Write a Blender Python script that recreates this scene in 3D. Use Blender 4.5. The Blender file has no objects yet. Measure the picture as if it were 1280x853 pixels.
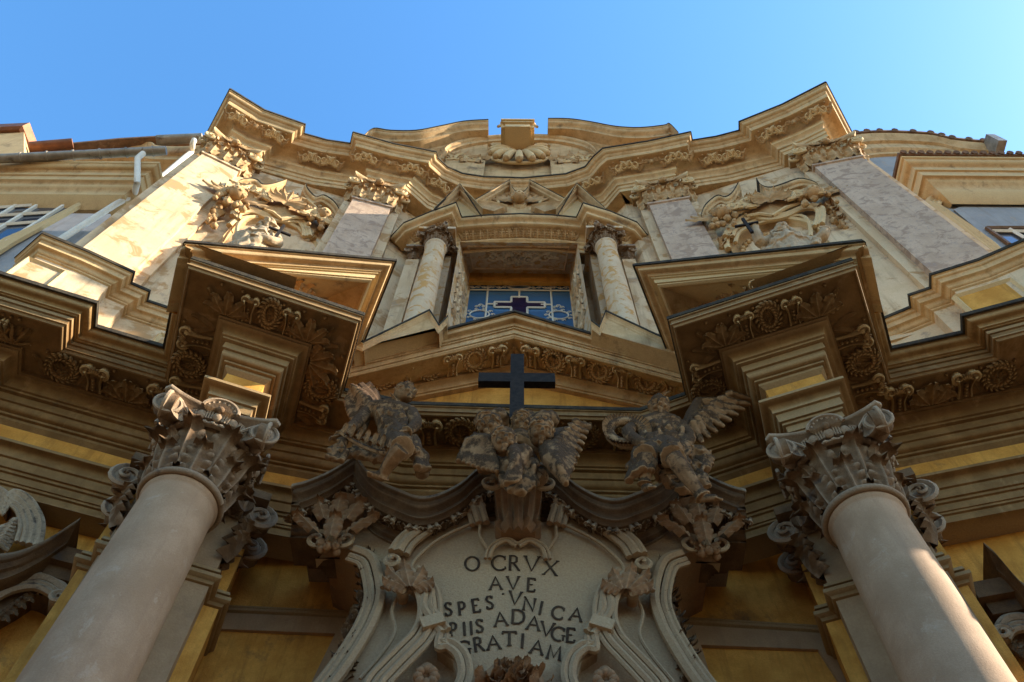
import bpy, math, random
from math import sin, cos, pi, radians, sqrt, atan2, hypot
from mathutils import Vector, Matrix, noise
random.seed(7)
S = bpy.context.scene
COL = S.collection
CZ = 1.6                                   # eye height; every h below is a height above the eye

# ------------------------------------------------------------------ camera
FPX = 1050.0
PITCH, YAW, ROLL = radians(62.47), radians(-.896), radians(1.346)
cF = Vector((sin(YAW)*cos(PITCH), cos(YAW)*cos(PITCH), sin(PITCH)))
cR = Vector((cos(YAW), -sin(YAW), 0)); cU = cR.cross(cF)
cR, cU = cR*cos(ROLL)+cU*sin(ROLL), cU*cos(ROLL)-cR*sin(ROLL)
cam = bpy.data.objects.new('camera', bpy.data.cameras.new('camera'))
COL.objects.link(cam); S.camera = cam
cam.data.sensor_width = 36; cam.data.lens = FPX/1280*36
cam.data.clip_start = .1; cam.data.clip_end = 6000
cam.matrix_world = Matrix(((cR.x, cU.x, -cF.x, 0), (cR.y, cU.y, -cF.y, 0), (cR.z, cU.z, -cF.z, CZ), (0, 0, 0, 1)))

# ------------------------------------------------------------------ light
SUN_EL, SUN_AZ = radians(35.5), radians(94.2)    # azimuth clockwise from +Y (behind the front); nearly along the front, from the right
wd = bpy.data.worlds.new('World'); S.world = wd; wd.use_nodes = True
nt = wd.node_tree; sky = nt.nodes.new('ShaderNodeTexSky'); sky.sky_type = 'NISHITA'; sky.sun_disc = False
sky.sun_elevation = SUN_EL; sky.sun_rotation = SUN_AZ; sky.air_density = 1.0; sky.dust_density = .35; sky.ozone_density = 1.6
bg = nt.nodes['Background']; hs = nt.nodes.new('ShaderNodeHueSaturation'); hs.inputs['Saturation'].default_value = 1.25; hs.inputs['Hue'].default_value = .496; nt.links.new(sky.outputs[0], hs.inputs['Color']); nt.links.new(hs.outputs[0], bg.inputs[0]); bg.inputs[1].default_value = .15
sl = bpy.data.lights.new('sun', 'SUN'); sl.energy = 5; sl.angle = radians(.5); sl.color = (1, .93, .8)
so = bpy.data.objects.new('sun', sl); COL.objects.link(so); so.location = (30, 0, 40)
sd = Vector((sin(SUN_AZ)*cos(SUN_EL), cos(SUN_AZ)*cos(SUN_EL), sin(SUN_EL)))
so.rotation_euler = sd.to_track_quat('Z', 'Y').to_euler()
S.view_settings.view_transform = 'Standard'; S.view_settings.look = 'None'
S.view_settings.exposure = 1.65; S.view_settings.gamma = 1; S.view_settings.use_curve_mapping = False

# ------------------------------------------------------------------ helpers
def ray(x, y): return cR*((x-640)/FPX)+cU*((426.5-y)/FPX)+cF
def H(x, y, h):                            # survey: the point seen at (x, y) that lies h above the eye
    v = ray(x, y); return v*(h/v.z)
def V(x, y, Y):                            # survey: the point seen at (x, y) on the upright plane at depth Y
    v = ray(x, y); return v*(Y/v.y)
def hat(x, y, p):                          # height of (x, y) over plan point p
    v = ray(x, y); return v.z*(v.x*p[0]+v.y*p[1])/(v.x**2+v.y**2)

class MB:
    def __init__(s): s.v = []; s.f = []; s.mi = []; s.m = 0
    def add(s, vs, fs):
        b = len(s.v); s.v += [tuple(p) for p in vs]
        for f in fs: s.f.append(tuple(b+i for i in f)); s.mi.append(s.m)
    def grid(s, rows, closeu=False, closev=False):
        n = len(rows); m = len(rows[0]); vs = [p for r in rows for p in r]; fs = []
        for i in range(n if closeu else n-1):
            for j in range(m if closev else m-1):
                a = i*m+j; b = i*m+(j+1) % m; c = ((i+1) % n)*m+(j+1) % m; d = ((i+1) % n)*m+j
                fs.append((a, b, c, d))
        s.add(vs, fs)
    def build(s, name, mat, parent=None, smooth=35, keep=False):
        off = Vector((0, 0, -CZ))
        base = Vector((0, 0, 0))
        if parent is not None:
            p = parent
            while p is not None: base = base+p.location; p = p.parent
        me = bpy.data.meshes.new(name)
        o3 = off+base
        me.from_pydata([(v[0]-o3.x, v[1]-o3.y, v[2]-o3.z) for v in s.v], [], s.f)
        for m in (mat if isinstance(mat, (list, tuple)) else [mat]): me.materials.append(m)
        if any(s.mi): me.polygons.foreach_set('material_index', s.mi)
        me.validate(); me.update()
        if smooth:
            me.shade_smooth()
            try: me.set_sharp_from_angle(angle=radians(smooth))
            except Exception: pass
        o = bpy.data.objects.new(name, me); COL.objects.link(o)
        if parent is not None: o.parent = parent
        return o

def v3(p, z=None): return Vector((p[0], p[1], p[2] if z is None else z))

def sweep(mb, path, prof, closed_prof=False, cap=True, zrel=False, floor=None, face=None):
    """path: plan points (x, y[, z]) going left to right; prof: (outward, height)."""
    P = [v3(p) if len(p) > 2 else Vector((p[0], p[1], 0)) for p in path]
    n = len(P); T = []
    for i in range(n-1):
        t = Vector((P[i+1].x-P[i].x, P[i+1].y-P[i].y, 0)); T.append(t.normalized())
    rows = []
    for i in range(n):
        a = T[max(i-1, 0)]; b = T[min(i, n-2)]
        na = Vector((a.y, -a.x, 0)); nb = Vector((b.y, -b.x, 0)); m = na+nb
        if m.length < 1e-4: m = na
        m.normalize(); k = 1/max(m.dot(na), .35)
        if face is not None: m, k = Vector((face[0], face[1], 0)).normalized(), 1
        rows.append([P[i]*1.0+m*(o*k)+Vector((0, 0, z)) if zrel else Vector((P[i].x, P[i].y, 0))+m*(o*k)+Vector((0, 0, z)) for o, z in prof])
    if floor is not None:
        for r in rows:
            for p in r: p.z = max(p.z, floor)
    mb.grid([[p for p in r] for r in rows], closev=closed_prof)
    if cap and closed_prof:
        for r in (rows[0], rows[-1]): mb.add(r, [tuple(range(len(r)))])

def rnd_prof(pts, seg=4):
    """expand ('c', (o,z), ...) markers: list of points where a 3-tuple (o,z,k) makes a bulged (k>0) or hollow (k<0) curve from the previous point"""
    out = [pts[0][:2]]
    for p in pts[1:]:
        if len(p) == 3:
            a = out[-1]; b = p[:2]; mx, mz = (a[0]+b[0])/2, (a[1]+b[1])/2
            dx, dz = b[0]-a[0], b[1]-a[1]
            for i in range(1, seg):
                t = i/seg; w = 4*t*(1-t)*p[2]
                out.append((a[0]+dx*t+dz*w*-1, a[1]+dz*t+dx*w))
        out.append(p[:2])
    return out

def smooth_path(P, n=4, keep=()):
    """Catmull-Rom through P; indices in keep stay sharp corners"""
    out = []
    for i in range(len(P)-1):
        p0 = P[i-1] if i > 0 and i not in keep else P[i]; p1 = P[i]; p2 = P[i+1]
        p3 = P[i+2] if i+2 < len(P) and (i+1) not in keep else P[i+1]
        for k in range(n):
            t = k/n
            out.append(tuple(.5*((2*p1[j])+(-p0[j]+p2[j])*t+(2*p0[j]-5*p1[j]+4*p2[j]-p3[j])*t*t+(-p0[j]+3*p1[j]-3*p2[j]+p3[j])*t**3) for j in range(len(p1))))
    out.append(tuple(P[-1])); return out

def offpath(path, d):
    P = [Vector((p[0], p[1], 0)) for p in path]; n = len(P); out = []
    T = [(P[i+1]-P[i]).normalized() for i in range(n-1)]
    for i in range(n):
        a = T[max(i-1, 0)]; b = T[min(i, n-2)]; na = Vector((a.y, -a.x, 0)); nb = Vector((b.y, -b.x, 0))
        m = (na+nb).normalized(); k = 1/max(m.dot(na), .35); q = P[i]+m*d*k
        out.append((q.x, q.y)+((path[i][2],) if len(path[i]) > 2 else ()))
    return out

def tube(mb, pts, r, n=6, caps=True, flat=1.0, up=None):
    P = [v3(p) for p in pts]; rows = []; R = r if isinstance(r, (list, tuple)) else [r]*len(P)
    nn = Vector(up) if up is not None else Vector((0, 0, 1))
    for i, p in enumerate(P):
        t = (P[min(i+1, len(P)-1)]-P[max(i-1, 0)])
        if t.length < 1e-7: t = Vector((1, 0, 0))
        t.normalize(); a = nn-t*nn.dot(t)
        if a.length < .05: a = t.orthogonal()
        a.normalize(); b = t.cross(a); 
        if up is None: nn = a
        rows.append([p+(a*cos(2*pi*k/n)*flat+b*sin(2*pi*k/n))*R[i] for k in range(n)])
    mb.grid(rows, closev=True)
    if caps: mb.add(rows[0], [tuple(range(n))]); mb.add(rows[-1], [tuple(range(n))])

def blob(mb, c, r, ax=None, n=7, m=5):
    """ellipsoid; ax = (A, B, C) orthogonal unit axes, r = 3 radii"""
    c = v3(c); r = (r, r, r) if not isinstance(r, (list, tuple)) else r
    A, B, C = ax or (Vector((1, 0, 0)), Vector((0, 1, 0)), Vector((0, 0, 1)))
    rows = []
    for i in range(m+1):
        th = pi*i/m
        rows.append([c+A*(r[0]*sin(th)*cos(2*pi*k/n))+B*(r[1]*sin(th)*sin(2*pi*k/n))+C*(r[2]*cos(th)) for k in range(n)])
    mb.grid(rows, closev=True)

def box(mb, c, A, B, C, a, b, d):
    """box centred at c with half sizes a, b, d along unit axes A, B, C"""
    c = v3(c); vs = [c+A*(sx*a)+B*(sy*b)+C*(sz*d) for sx in (-1, 1) for sy in (-1, 1) for sz in (-1, 1)]
    mb.add(vs, [(0, 1, 3, 2), (4, 6, 7, 5), (0, 4, 5, 1), (2, 3, 7, 6), (0, 2, 6, 4), (1, 5, 7, 3)])

def prism(mb, pts, D, back=True):
    """polygon pts extruded by vector D"""
    P = [v3(p) for p in pts]; n = len(P); Q = [p+D for p in P]
    mb.add(P+Q, [tuple(range(n)), tuple(range(2*n-1, n-1, -1))]+[(i, (i+1) % n, n+(i+1) % n, n+i) for i in range(n)])

def leaf(mb, O, U, Vd, N, L, W, curl=.25, lobes=4, bulge=.12, nu=8, nv=10, tip=.68):
    """acanthus leaf: base O, width dir U, length dir Vd, outward N; lobed edge, raised rib, veins, tip rolled outward"""
    O = v3(O); rows = []; thm = min(2.5, max(.05, curl*7)); rc = (1-tip)*L/thm; nv = max(nv, lobes*3)
    for j in range(nv+1):
        v = j/nv
        base = (.62+.38*sin(pi*min(1, v*1.15)))*(1 if v < .9 else sqrt(max(.12, 1-((v-.9)/.107)**2)))
        lob = .72+.28*abs(sin(lobes*pi*(v+.02)))**.5; lob += (.9-lob)*max(0, (v-.7)/.3)
        w = W/2*base*lob
        if v <= tip: ln, out = L*v, bulge*L*sin(pi*v/tip*.6)
        else:
            th = (v-tip)/(1-tip)*thm; ln = L*tip+rc*sin(th); out = bulge*L*sin(pi*.6)+rc*(1-cos(th))
        row = []
        for i in range(nu+1):
            u = -1+2*i/nu; au = abs(u)
            z = .15*W*max(0, 1-au*3)+.10*W*cos(2*pi*(lobes*v-.55*au))*au+.10*W*au*(1-au)-.10*W*au**3
            row.append(O+U*(w*u)+Vd*(ln+.16*W*au*(lob-.8)*2*max(0, 1-v*1.25))+N*(out+z))
        rows.append(row)
    mb.grid(rows)

def spiral(mb, O, U, Vd, N, R, turns=1.75, r=.03, a0=0, sgn=1, n=26, rise=0.0, k=5):
    O = v3(O); pts = []; rr = []
    for i in range(n+1):
        t = i/n; a = a0+sgn*2*pi*turns*t; q = R*(1-t)**.9*1.0+R*.06
        pts.append(O+U*(cos(a)*q)+Vd*(sin(a)*q)+N*(rise*t)); rr.append(r*(1-.55*t))
    tube(mb, pts, rr, k, up=N)
    blob(mb, O+N*rise, R*.16, n=6, m=4)

def wreath(mb, O, U, Vd, N, R, ry=None, n=22, s=.035):
    O = v3(O); ry = ry or R
    ring = [O+U*(cos(2*pi*i/24)*R)+Vd*(sin(2*pi*i/24)*ry)+N*s*.3 for i in range(25)]; tube(mb, ring, s*.75, 6, up=N)
    for i in range(n):
        a = 2*pi*i/n; d = (U*(-sin(a)*R)+Vd*(cos(a)*ry)).normalized(); rad = (U*cos(a)*R+Vd*sin(a)*ry).normalized()
        for sg in (-1, 1):
            dd = (d+rad*(.75*sg)).normalized(); pp = N.cross(dd)
            blob(mb, O+U*(cos(a)*R)+Vd*(sin(a)*ry)+rad*(s*.8*sg)+N*(s*.8), (s*1.5, s*.6, s*.8), (dd, pp, N), 6, 4)
    for k in range(7):                    # small figure of foliage inside
        a = k*.9; leaf(mb, O+U*(cos(a)*R*.15)-Vd*(ry*.25), N.cross(Vd*sin(a)+U*cos(a)), (Vd*(.4+abs(sin(a)))+U*cos(a)).normalized(), N, R*.62, R*.34, .1, 2, .15, 4, 6)

def console(mb, O, U, Vd, N, L, W, t=.08):
    """scrolled bracket lying on a soffit: O = foot centre, Vd = length towards the scroll"""
    O = v3(O); rows = []; t *= 1.7
    for j in range(11):
        v = j/10; w = W/2*(.66+.34*v**2+.08*cos(v*6)); z = t*(.45+.9*v*v)
        rows.append([O+Vd*(L*.82*v)+U*(w*a)+N*b for a, b in ((-1, -.02), (-1, z), (-.74, z*1.3), (-.58, z*.62), (.58, z*.62), (.74, z*1.3), (1, z), (1, -.02))])
    mb.grid(rows)
    mb.add(rows[-1], [tuple(range(8))])
    for k in range(4):
        blob(mb, O+Vd*(L*(.12+.14*k))+N*(t*(.55+.15*k)), W*.12, n=6, m=5)
    for sg in (-1, 1):
        spiral(mb, O+Vd*(L*.84)+U*(sg*W*.36)+N*(t*1.0), U*sg, Vd, N, W*.30, 1.4, W*.10, a0=-1.2, n=14, k=5)
        tube(mb, [O+Vd*(L*.84)+U*(sg*W*.36)-N*.02, O+Vd*(L*.84)+U*(sg*W*.36)+N*t*.9], W*.24, 8)
    for a in (-.9, -.45, 0, .45, .9):
        d = (Vd*cos(a)+U*sin(a)); blob(mb, O+Vd*(L*.76)+d*(W*.2)+N*t*1.1, (W*.26, W*.085, W*.10), (d, N.cross(d), N), 6, 4)

def acanth(mb, O, U, Vd, N, L, W):
    """spreading acanthus spray growing from O"""
    O = v3(O)
    for a, s in ((1.15, .72), (-1.15, .72), (.58, .9), (-.58, .9), (0, 1)):
        d = Vd*cos(a)+U*sin(a); e = U*cos(a)-Vd*sin(a)
        leaf(mb, O+U*(sin(a)*W*.12)+N*(.02+.02*cos(a)), e, d, N, L*s, W*.42, .16, 4, .10, 8, 10)

def cherub_relief(mb, O, U, Vd, N, s):
    O = v3(O); blob(mb, O+N*s*.25, (s*.42, s*.5, s*.4), (U, Vd, N), 9, 7)
    for k in range(9):
        a = pi*(-.1+1.2*k/8); blob(mb, O+U*(cos(a)*s*.38)+Vd*(sin(a)*s*.45)+N*s*.3, s*.16, n=5, m=4)
    for sg in (-1, 1):
        blob(mb, O+U*(sg*s*.17)-Vd*s*.12+N*s*.52, s*.12, n=5, m=4)
        for k in range(4):
            a = .15+k*.33; d = (U*sg*cos(a)+Vd*sin(a)); leaf(mb, O+U*sg*s*.3, N.cross(d), d, N, s*(1.5-.2*k), s*.42, .05, 3, .06, 5, 6)
    blob(mb, O-Vd*s*.08+N*s*.62, s*.08, n=5, m=4)

def rosette(mb, O, U, Vd, N, R, petals=8):
    O = v3(O)
    for ring, (rr, k) in enumerate(((R, petals), (R*.62, petals-2))):
        for i in range(k):
            a = 2*pi*i/k+ring*.4; d = U*cos(a)+Vd*sin(a); e = N.cross(d)
            leaf(mb, O+d*(rr*.12)+N*(ring*R*.22), e, d, N, rr*.9, rr*.85, .35, 1, .25, 4, 6, .6)
    blob(mb, O+N*R*.4, R*.2, n=7, m=5)

def arabesque(mb, O, U, Vd, N, W, Hh, r=.02, mirror=True):
    """scrolling rinceau of two opposed S curves with leaf flicks"""
    O = v3(O)
    for sg in ((-1, 1) if mirror else (1,)):
        pts = [O+U*(sg*W*.5*t)+Vd*(Hh*.28*sin(t*2*pi)) for t in [i/16 for i in range(17)]]
        tube(mb, pts, [r*(1.3-.5*i/16) for i in range(17)], 5, up=N)
        for t, d in ((.26, 1), (.74, -1)):
            c = O+U*(sg*W*.5*t)
            spiral(mb, c+Vd*(d*Hh*.03), U*sg, Vd*d, N, Hh*.30, 1.3, r*1.1, a0=1.2, n=14, k=5)
            for a in (.1, 1.2, 2.3):
                dd = U*sg*cos(a)+Vd*(d*sin(a)); leaf(mb, c+dd*Hh*.16, N.cross(dd), dd, N, Hh*.36, Hh*.26, .08, 2, .08, 4, 8)

def strip_orn(mb, A, B, Wd, N, width, kinds, seed=0, inset=.0):
    """ornament strip from A to B (inner edge of a soffit); Wd unit across towards the outer edge, N outward normal"""
    A = v3(A); B = v3(B); T = B-A; Ln = T.length; T = T/Ln
    n = len(kinds); step = (Ln-2*inset)/n
    for i in range(n+1):
        c = A+T*(inset+step*i)
        for a in (-.45, .45): d = (Wd*cos(a)+T*sin(a)); leaf(mb, c+Wd*width*.02-N*.01, N.cross(d), d, N, width*.8, width*.26, .12, 3, .05, 6, 8)
        blob(mb, c+Wd*width*.88, width*.06, n=6, m=5)
    for i, k in enumerate(kinds):
        c = A+T*(inset+step*(i+.5)); s = min(step, width*1.15)
        if k == 'c': console(mb, c, T, Wd, N, width*.92, min(step*.62, width*.62), width*.11)
        elif k == 'w': wreath(mb, c+Wd*width*.5, T, Wd, N, min(step*.40, width*.42), width*.38, 18, width*.085); leaf(mb, c+Wd*width*.14, T, Wd, N, width*.3, step*.5, .1, 3, .1, 6, 6)
        elif k == 'a': acanth(mb, c+Wd*width*.03, T, Wd, N, width*.9, step*1.25)
        elif k == 'l': leaf(mb, c+Wd*width*.03, T, Wd, N, width*.9, step*.95, .15, 4, .08, 6, 8)
        elif k == 's': arabesque(mb, c+Wd*width*.5, T, Wd, N, step*.95, width*.85, width*.085)
        elif k == 'h': cherub_relief(mb, c+Wd*width*.45, T, Wd, N, width*.36)

# ------------------------------------------------------------------ materials
def mat(name, c1, c2, scale=3, rough=.85, bump=.25, c3=None, w3=.5, s3=1.2, detail=8, bscale=40, metal=0, streak=None, pit=None, edge=None, dark=None, updark=0):
    warm = lambda q: (min(.9, q[0]*1.06), q[1]*.93, q[2]*.74)
    c1, c2 = warm(c1), warm(c2); c3 = warm(c3) if c3 else c3; streak = warm(streak) if streak else streak; edge = warm(edge) if edge else edge
    m = bpy.data.materials.new(name); m.use_nodes = True; t = m.node_tree; N = t.nodes; Lk = t.links
    b = N['Principled BSDF']; b.inputs['Roughness'].default_value = rough; b.inputs['Metallic'].default_value = metal
    try: b.inputs['Specular IOR Level'].default_value = .1
    except Exception: pass
    tc = N.new('ShaderNodeTexCoord')
    def nz(s, det=8, ro=.6, vec=None, dist=0):
        n = N.new('ShaderNodeTexNoise'); n.inputs['Scale'].default_value = s; n.inputs['Detail'].default_value = det
        n.inputs['Roughness'].default_value = ro; n.inputs['Distortion'].default_value = dist
        Lk.new(vec or tc.outputs['Object'], n.inputs['Vector']); return n
    def ramp(src, a, bb):
        r = N.new('ShaderNodeMapRange'); r.inputs[1].default_value = a; r.inputs[2].default_value = bb; r.clamp = True
        Lk.new(src, r.inputs[0]); return r.outputs[0]
    def mix(f, a, bb, mode='MIX'):
        x = N.new('ShaderNodeMix'); x.data_type = 'RGBA'; x.blend_type = mode
        if isinstance(f, float): x.inputs[0].default_value = f
        else: Lk.new(f, x.inputs[0])
        for i, q in ((6, a), (7, bb)):
            if isinstance(q, tuple): x.inputs[i].default_value = q+(1,)
            else: Lk.new(q, x.inputs[i])
        return x.outputs[2]
    n1 = nz(scale, detail); col = mix(ramp(n1.outputs[0], .38, .62), c1, c2)
    if c3:
        n3 = nz(s3, 6, .65, dist=.6); col = mix(ramp(n3.outputs[0], w3, w3+.07), col, c3)
    if streak:                           # rain streaks: stretched down the wall
        mp = N.new('ShaderNodeMapping'); mp.inputs['Scale'].default_value = (7, 7, .7); Lk.new(tc.outputs['Object'], mp.inputs[0])
        n4 = nz(1.0, 6, .65, mp.outputs[0]); col = mix(ramp(n4.outputs[0], .52, .78), col, streak)
    if edge:                             # worn paler edges of old carving
        g = N.new('ShaderNodeNewGeometry'); col = mix(ramp(g.outputs['Pointiness'], .52, .60), col, edge)
    if dark:                             # black weathering crust in blotches
        n6 = nz(dark[1], 8, .7, dist=.25); src = n6.outputs[0]
        if updark:                       # the black crust grows where rain settles, on the tops of the forms
            g2 = N.new('ShaderNodeNewGeometry'); sx = N.new('ShaderNodeSeparateXYZ'); Lk.new(g2.outputs['Normal'], sx.inputs[0])
            ma = N.new('ShaderNodeMath'); ma.operation = 'MULTIPLY_ADD'; Lk.new(sx.outputs[2], ma.inputs[0]); ma.inputs[1].default_value = updark; Lk.new(src, ma.inputs[2]); src = ma.outputs[0]
        col = mix(ramp(src, dark[2], dark[2]+.12), col, dark[0])
    n5 = nz(bscale, 6, .7); col = mix(ramp(n5.outputs[0], .3, .75), col, mix(.5, col, (c1[0]*.55, c1[1]*.5, c1[2]*.45)))
    Lk.new(col, b.inputs['Base Color'])
    bp = N.new('ShaderNodeBump'); bp.inputs['Strength'].default_value = bump; bp.inputs['Distance'].default_value = .02
    h = n5.outputs[0]
    if pit:
        vo = N.new('ShaderNodeTexVoronoi'); vo.inputs['Scale'].default_value = pit; Lk.new(tc.outputs['Object'], vo.inputs['Vector'])
        mm = N.new('ShaderNodeMath'); mm.operation = 'MULTIPLY'; Lk.new(h, mm.inputs[0]); Lk.new(ramp(vo.outputs['Distance'], 0, .22), mm.inputs[1]); h = mm.outputs[0]
    Lk.new(h, bp.inputs['Height']); Lk.new(bp.outputs[0], b.inputs['Normal'])
    return m

M = {}
M['ochre'] = mat('ochre_plaster', (.66, .36, .09), (.48, .235, .05), 3.2, .9, .5, (.52, .28, .07), .60, 2.5, streak=(.25, .125, .035), dark=((.15, .085, .04), .9, .60))
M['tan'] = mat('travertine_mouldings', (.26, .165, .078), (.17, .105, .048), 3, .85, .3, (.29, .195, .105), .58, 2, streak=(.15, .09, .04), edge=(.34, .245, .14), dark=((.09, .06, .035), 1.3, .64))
M['tan_lit'] = mat('lit_mouldings', (.33, .215, .10), (.24, .15, .065), 3, .85, .3, (.38, .27, .15), .60, 2, streak=(.15, .09, .04), edge=(.46, .34, .19), dark=((.09, .06, .035), 1.3, .64))  # lighter copy of the travertine: light on the crown mouldings put into colour
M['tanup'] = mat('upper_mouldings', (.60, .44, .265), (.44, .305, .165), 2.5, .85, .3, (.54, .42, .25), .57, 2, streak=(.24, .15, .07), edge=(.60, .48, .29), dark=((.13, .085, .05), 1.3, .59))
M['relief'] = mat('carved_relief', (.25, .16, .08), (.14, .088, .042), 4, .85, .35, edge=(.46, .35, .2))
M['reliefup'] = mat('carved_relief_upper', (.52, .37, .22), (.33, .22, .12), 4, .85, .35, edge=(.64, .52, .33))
M['pale'] = mat('pale_plaster', (.66, .54, .40), (.58, .45, .31), 1.6, .9, .35, (.42, .26, .13), .53, 1.5, streak=(.34, .24, .15), dark=((.28, .20, .135), 2.6, .57))
M['patchy'] = mat('worn_painted_column', (.60, .50, .39), (.52, .42, .31), 3, .9, .35, (.50, .28, .09), .51, 4.5, streak=(.48, .30, .13))
M['grey'] = mat('worn_grey_marbling', (.54, .43, .36), (.44, .34, .275), 1.4, .9, .4, (.32, .24, .20), .51, 4.0, streak=(.36, .27, .21), dark=((.30, .225, .185), 14, .55))
M['column'] = mat('column_stone', (.43, .305, .215), (.33, .225, .15), 2.2, .8, .25, (.44, .34, .26), .6, 3, bscale=60, streak=(.30, .21, .15), pit=None)
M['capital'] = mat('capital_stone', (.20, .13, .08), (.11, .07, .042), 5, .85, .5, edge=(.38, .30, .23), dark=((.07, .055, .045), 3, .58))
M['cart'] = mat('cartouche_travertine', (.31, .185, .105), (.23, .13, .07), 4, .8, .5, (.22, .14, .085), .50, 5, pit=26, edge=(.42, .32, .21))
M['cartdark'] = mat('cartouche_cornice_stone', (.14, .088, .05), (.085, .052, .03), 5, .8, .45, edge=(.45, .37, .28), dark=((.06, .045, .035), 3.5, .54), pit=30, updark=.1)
M['statue'] = mat('weathered_statue_stone', (.33, .21, .12), (.20, .12, .066), 6, .85, .5, edge=(.50, .37, .24), dark=((.035, .020, .010), 7, .36), updark=.30)
M['statuepale'] = mat('pale_statue_marble', (.46, .38, .29), (.34, .27, .19), 8, .8, .4, edge=(.56, .48, .38))
M['frame'] = mat('beige_stone_frames', (.40, .285, .185), (.32, .22, .14), 3, .85, .3, (.30, .21, .14), .58, 2.5, streak=(.26, .19, .13))
M['lichen_and_shade'] = mat('black_lichen_and_shade_capping', (.035, .032, .028), (.075, .065, .05), 8, .95, .8, (.14, .12, .08), .66, 9)
M['iron'] = mat('dark_iron', (.020, .018, .018), (.034, .030, .028), 14, .85, .4)
M['grime'] = mat('letter_paint', (.045, .032, .024), (.085, .06, .04), 9, .95, .3)
M['blue'] = mat('blue_grey_render', (.33, .35, .40), (.26, .28, .33), 1.5, .9, .25, (.40, .33, .28), .62, 1.2, streak=(.24, .23, .24))
M['zinc'] = mat('zinc_gutter', (.36, .34, .32), (.22, .20, .18), 3, .5, .2, (.10, .065, .045), .56, 2.2, metal=.4)
M['copper'] = mat('rusty_copper_gutter', (.26, .12, .07), (.16, .075, .05), 3, .5, .2, (.33, .22, .15), .6, 3, metal=.4)
M['white'] = mat('white_paint', (.78, .78, .76), (.70, .69, .66), 4, .5, .05)
M['wood'] = mat('brown_window_wood', (.20, .13, .09), (.14, .09, .06), 6, .6, .1)
M['roof'] = mat('old_roof_tiles', (.22, .13, .085), (.12, .08, .055), 6, .9, .6, (.30, .24, .18), .6, 5)
M['paving'] = mat('cobbled_paving', (.08, .078, .085), (.055, .055, .06), 2, .8, .5, pit=9)
M['dark'] = mat('dark_interior', (.02, .02, .022), (.03, .03, .03), 3, .9, 0)
def glass(name, c, r=.08):
    m = bpy.data.materials.new(name); m.use_nodes = True; b = m.node_tree.nodes['Principled BSDF']
    b.inputs['Base Color'].default_value = c+(1,); b.inputs['Roughness'].default_value = r; b.inputs['Metallic'].default_value = .55; return m
M['glass'] = glass('blue_window_glass', (.10, .26, .50)); M['glass2'] = glass('dark_window_glass', (.05, .07, .10)); M['purple'] = glass('purple_glass', (.035, .022, .07), .2)

# ------------------------------------------------------------------ things and tags
def tag(o, label, cat, group=None, kind=None):
    if label: o['label'] = label
    if cat: o['category'] = cat
    if group: o['group'] = group
    if kind: o['kind'] = kind
    return o
def thing(name, loc, label, cat, group=None):
    o = bpy.data.objects.new(name, None); COL.objects.link(o); o.location = Vector(loc)+Vector((0, 0, CZ)); o.empty_display_size = .3
    return tag(o, label, cat, group)

# ================================================================== SETTING
g = MB(); g.add([(-3000, -3000, -CZ), (3000, -3000, -CZ), (3000, 3000, -CZ), (-3000, 3000, -CZ)], [(0, 1, 2, 3)])
go = g.build('ground', M['paving'], None, 0); go['kind'] = 'structure'

church = thing('church', (0, 7, -CZ), 'ochre and travertine baroque church front, concave, with two great columns, seen from its foot', 'church')
UPZ = Vector((0, 0, 1)); YA_ = Vector((0, 1, 0)); DN = Vector((0, 0, -1)); FR = Vector((0, -1, 0)); XR = Vector((1, 0, 0))

def xy(p): return (p[0], p[1])
# ---- plan of the lower entablature: T = outer lip of the crown moulding on the wings, K = corona lip
hT, hK = 11.1, 10.85
TL = [H(0, 342, hT)+Vector((-3.2, -1.1, 0)), H(0, 342, hT), H(121, 379, hT), H(119, 408, hT), H(206, 434, hT)]
TR = [H(1112.6, 436, hT), H(1204, 416, hT), H(1203, 395, hT), H(1290, 372, hT), H(1290, 372, hT)+Vector((1.6, -.52, 0))]
P0L = H(232, 303, hT); P0R = H(1079, 302, hT)
K1L, K2L = H(455, 393, hK), H(430, 487, hK); K1R, K2R = H(834.7, 398, hK), H(857, 492, hK)
KcL, Kc, KcR = H(515, 504, hK), H(645, 508, hK), H(800, 512, hK)
Tl = [xy(p) for p in TL]+[xy(P0L)]; Tr = [xy(P0R)]+[xy(p) for p in TR]
# corona path: wings inset .2; the block corners are read off directly
wl = offpath(Tl+[xy(K1L)], -.2)[:-1]; wr = offpath([xy(K1R)]+Tr, -.2)[1:]
wl[-1] = xy(H(240, 322, hK)); wr[0] = xy(H(1065, 324, hK))
KP = wl+[xy(K1L), xy(K2L), xy(KcL), xy(Kc), xy(KcR), xy(K2R), xy(K1R)]+wr
core = rnd_prof([(-2.6, 10.9), (-.02, 10.9), (0, 10.87), (0, 10.78), (-.025, 10.77), (-.025, 10.68), (-.005, 10.67), (-.005, 10.645), (-.03, 10.64), (-.045, 10.60), (-.07, 10.60), (-.07, 10.63), (-.58, 10.63), (-.58, 10.56), (-.61, 10.55), (-.61, 10.52), (-.72, 10.40, -.2), (-.72, 10.36), (-.75, 10.35), (-.75, 10.31), (-.80, 10.30), (-.80, 10.16), (-.83, 10.15), (-.83, 10.12), (-.9, 10.02, .25), (-.9, 9.98), (-.94, 9.97), (-.94, 9.92), (-1.0, 9.86)])
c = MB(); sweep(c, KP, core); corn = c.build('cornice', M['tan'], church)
c = MB(); sweep(c, KP, [(-1.0, 9.88), (-1.0, 9.3)]); c.build('frieze', M['ochre'], church)
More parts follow.
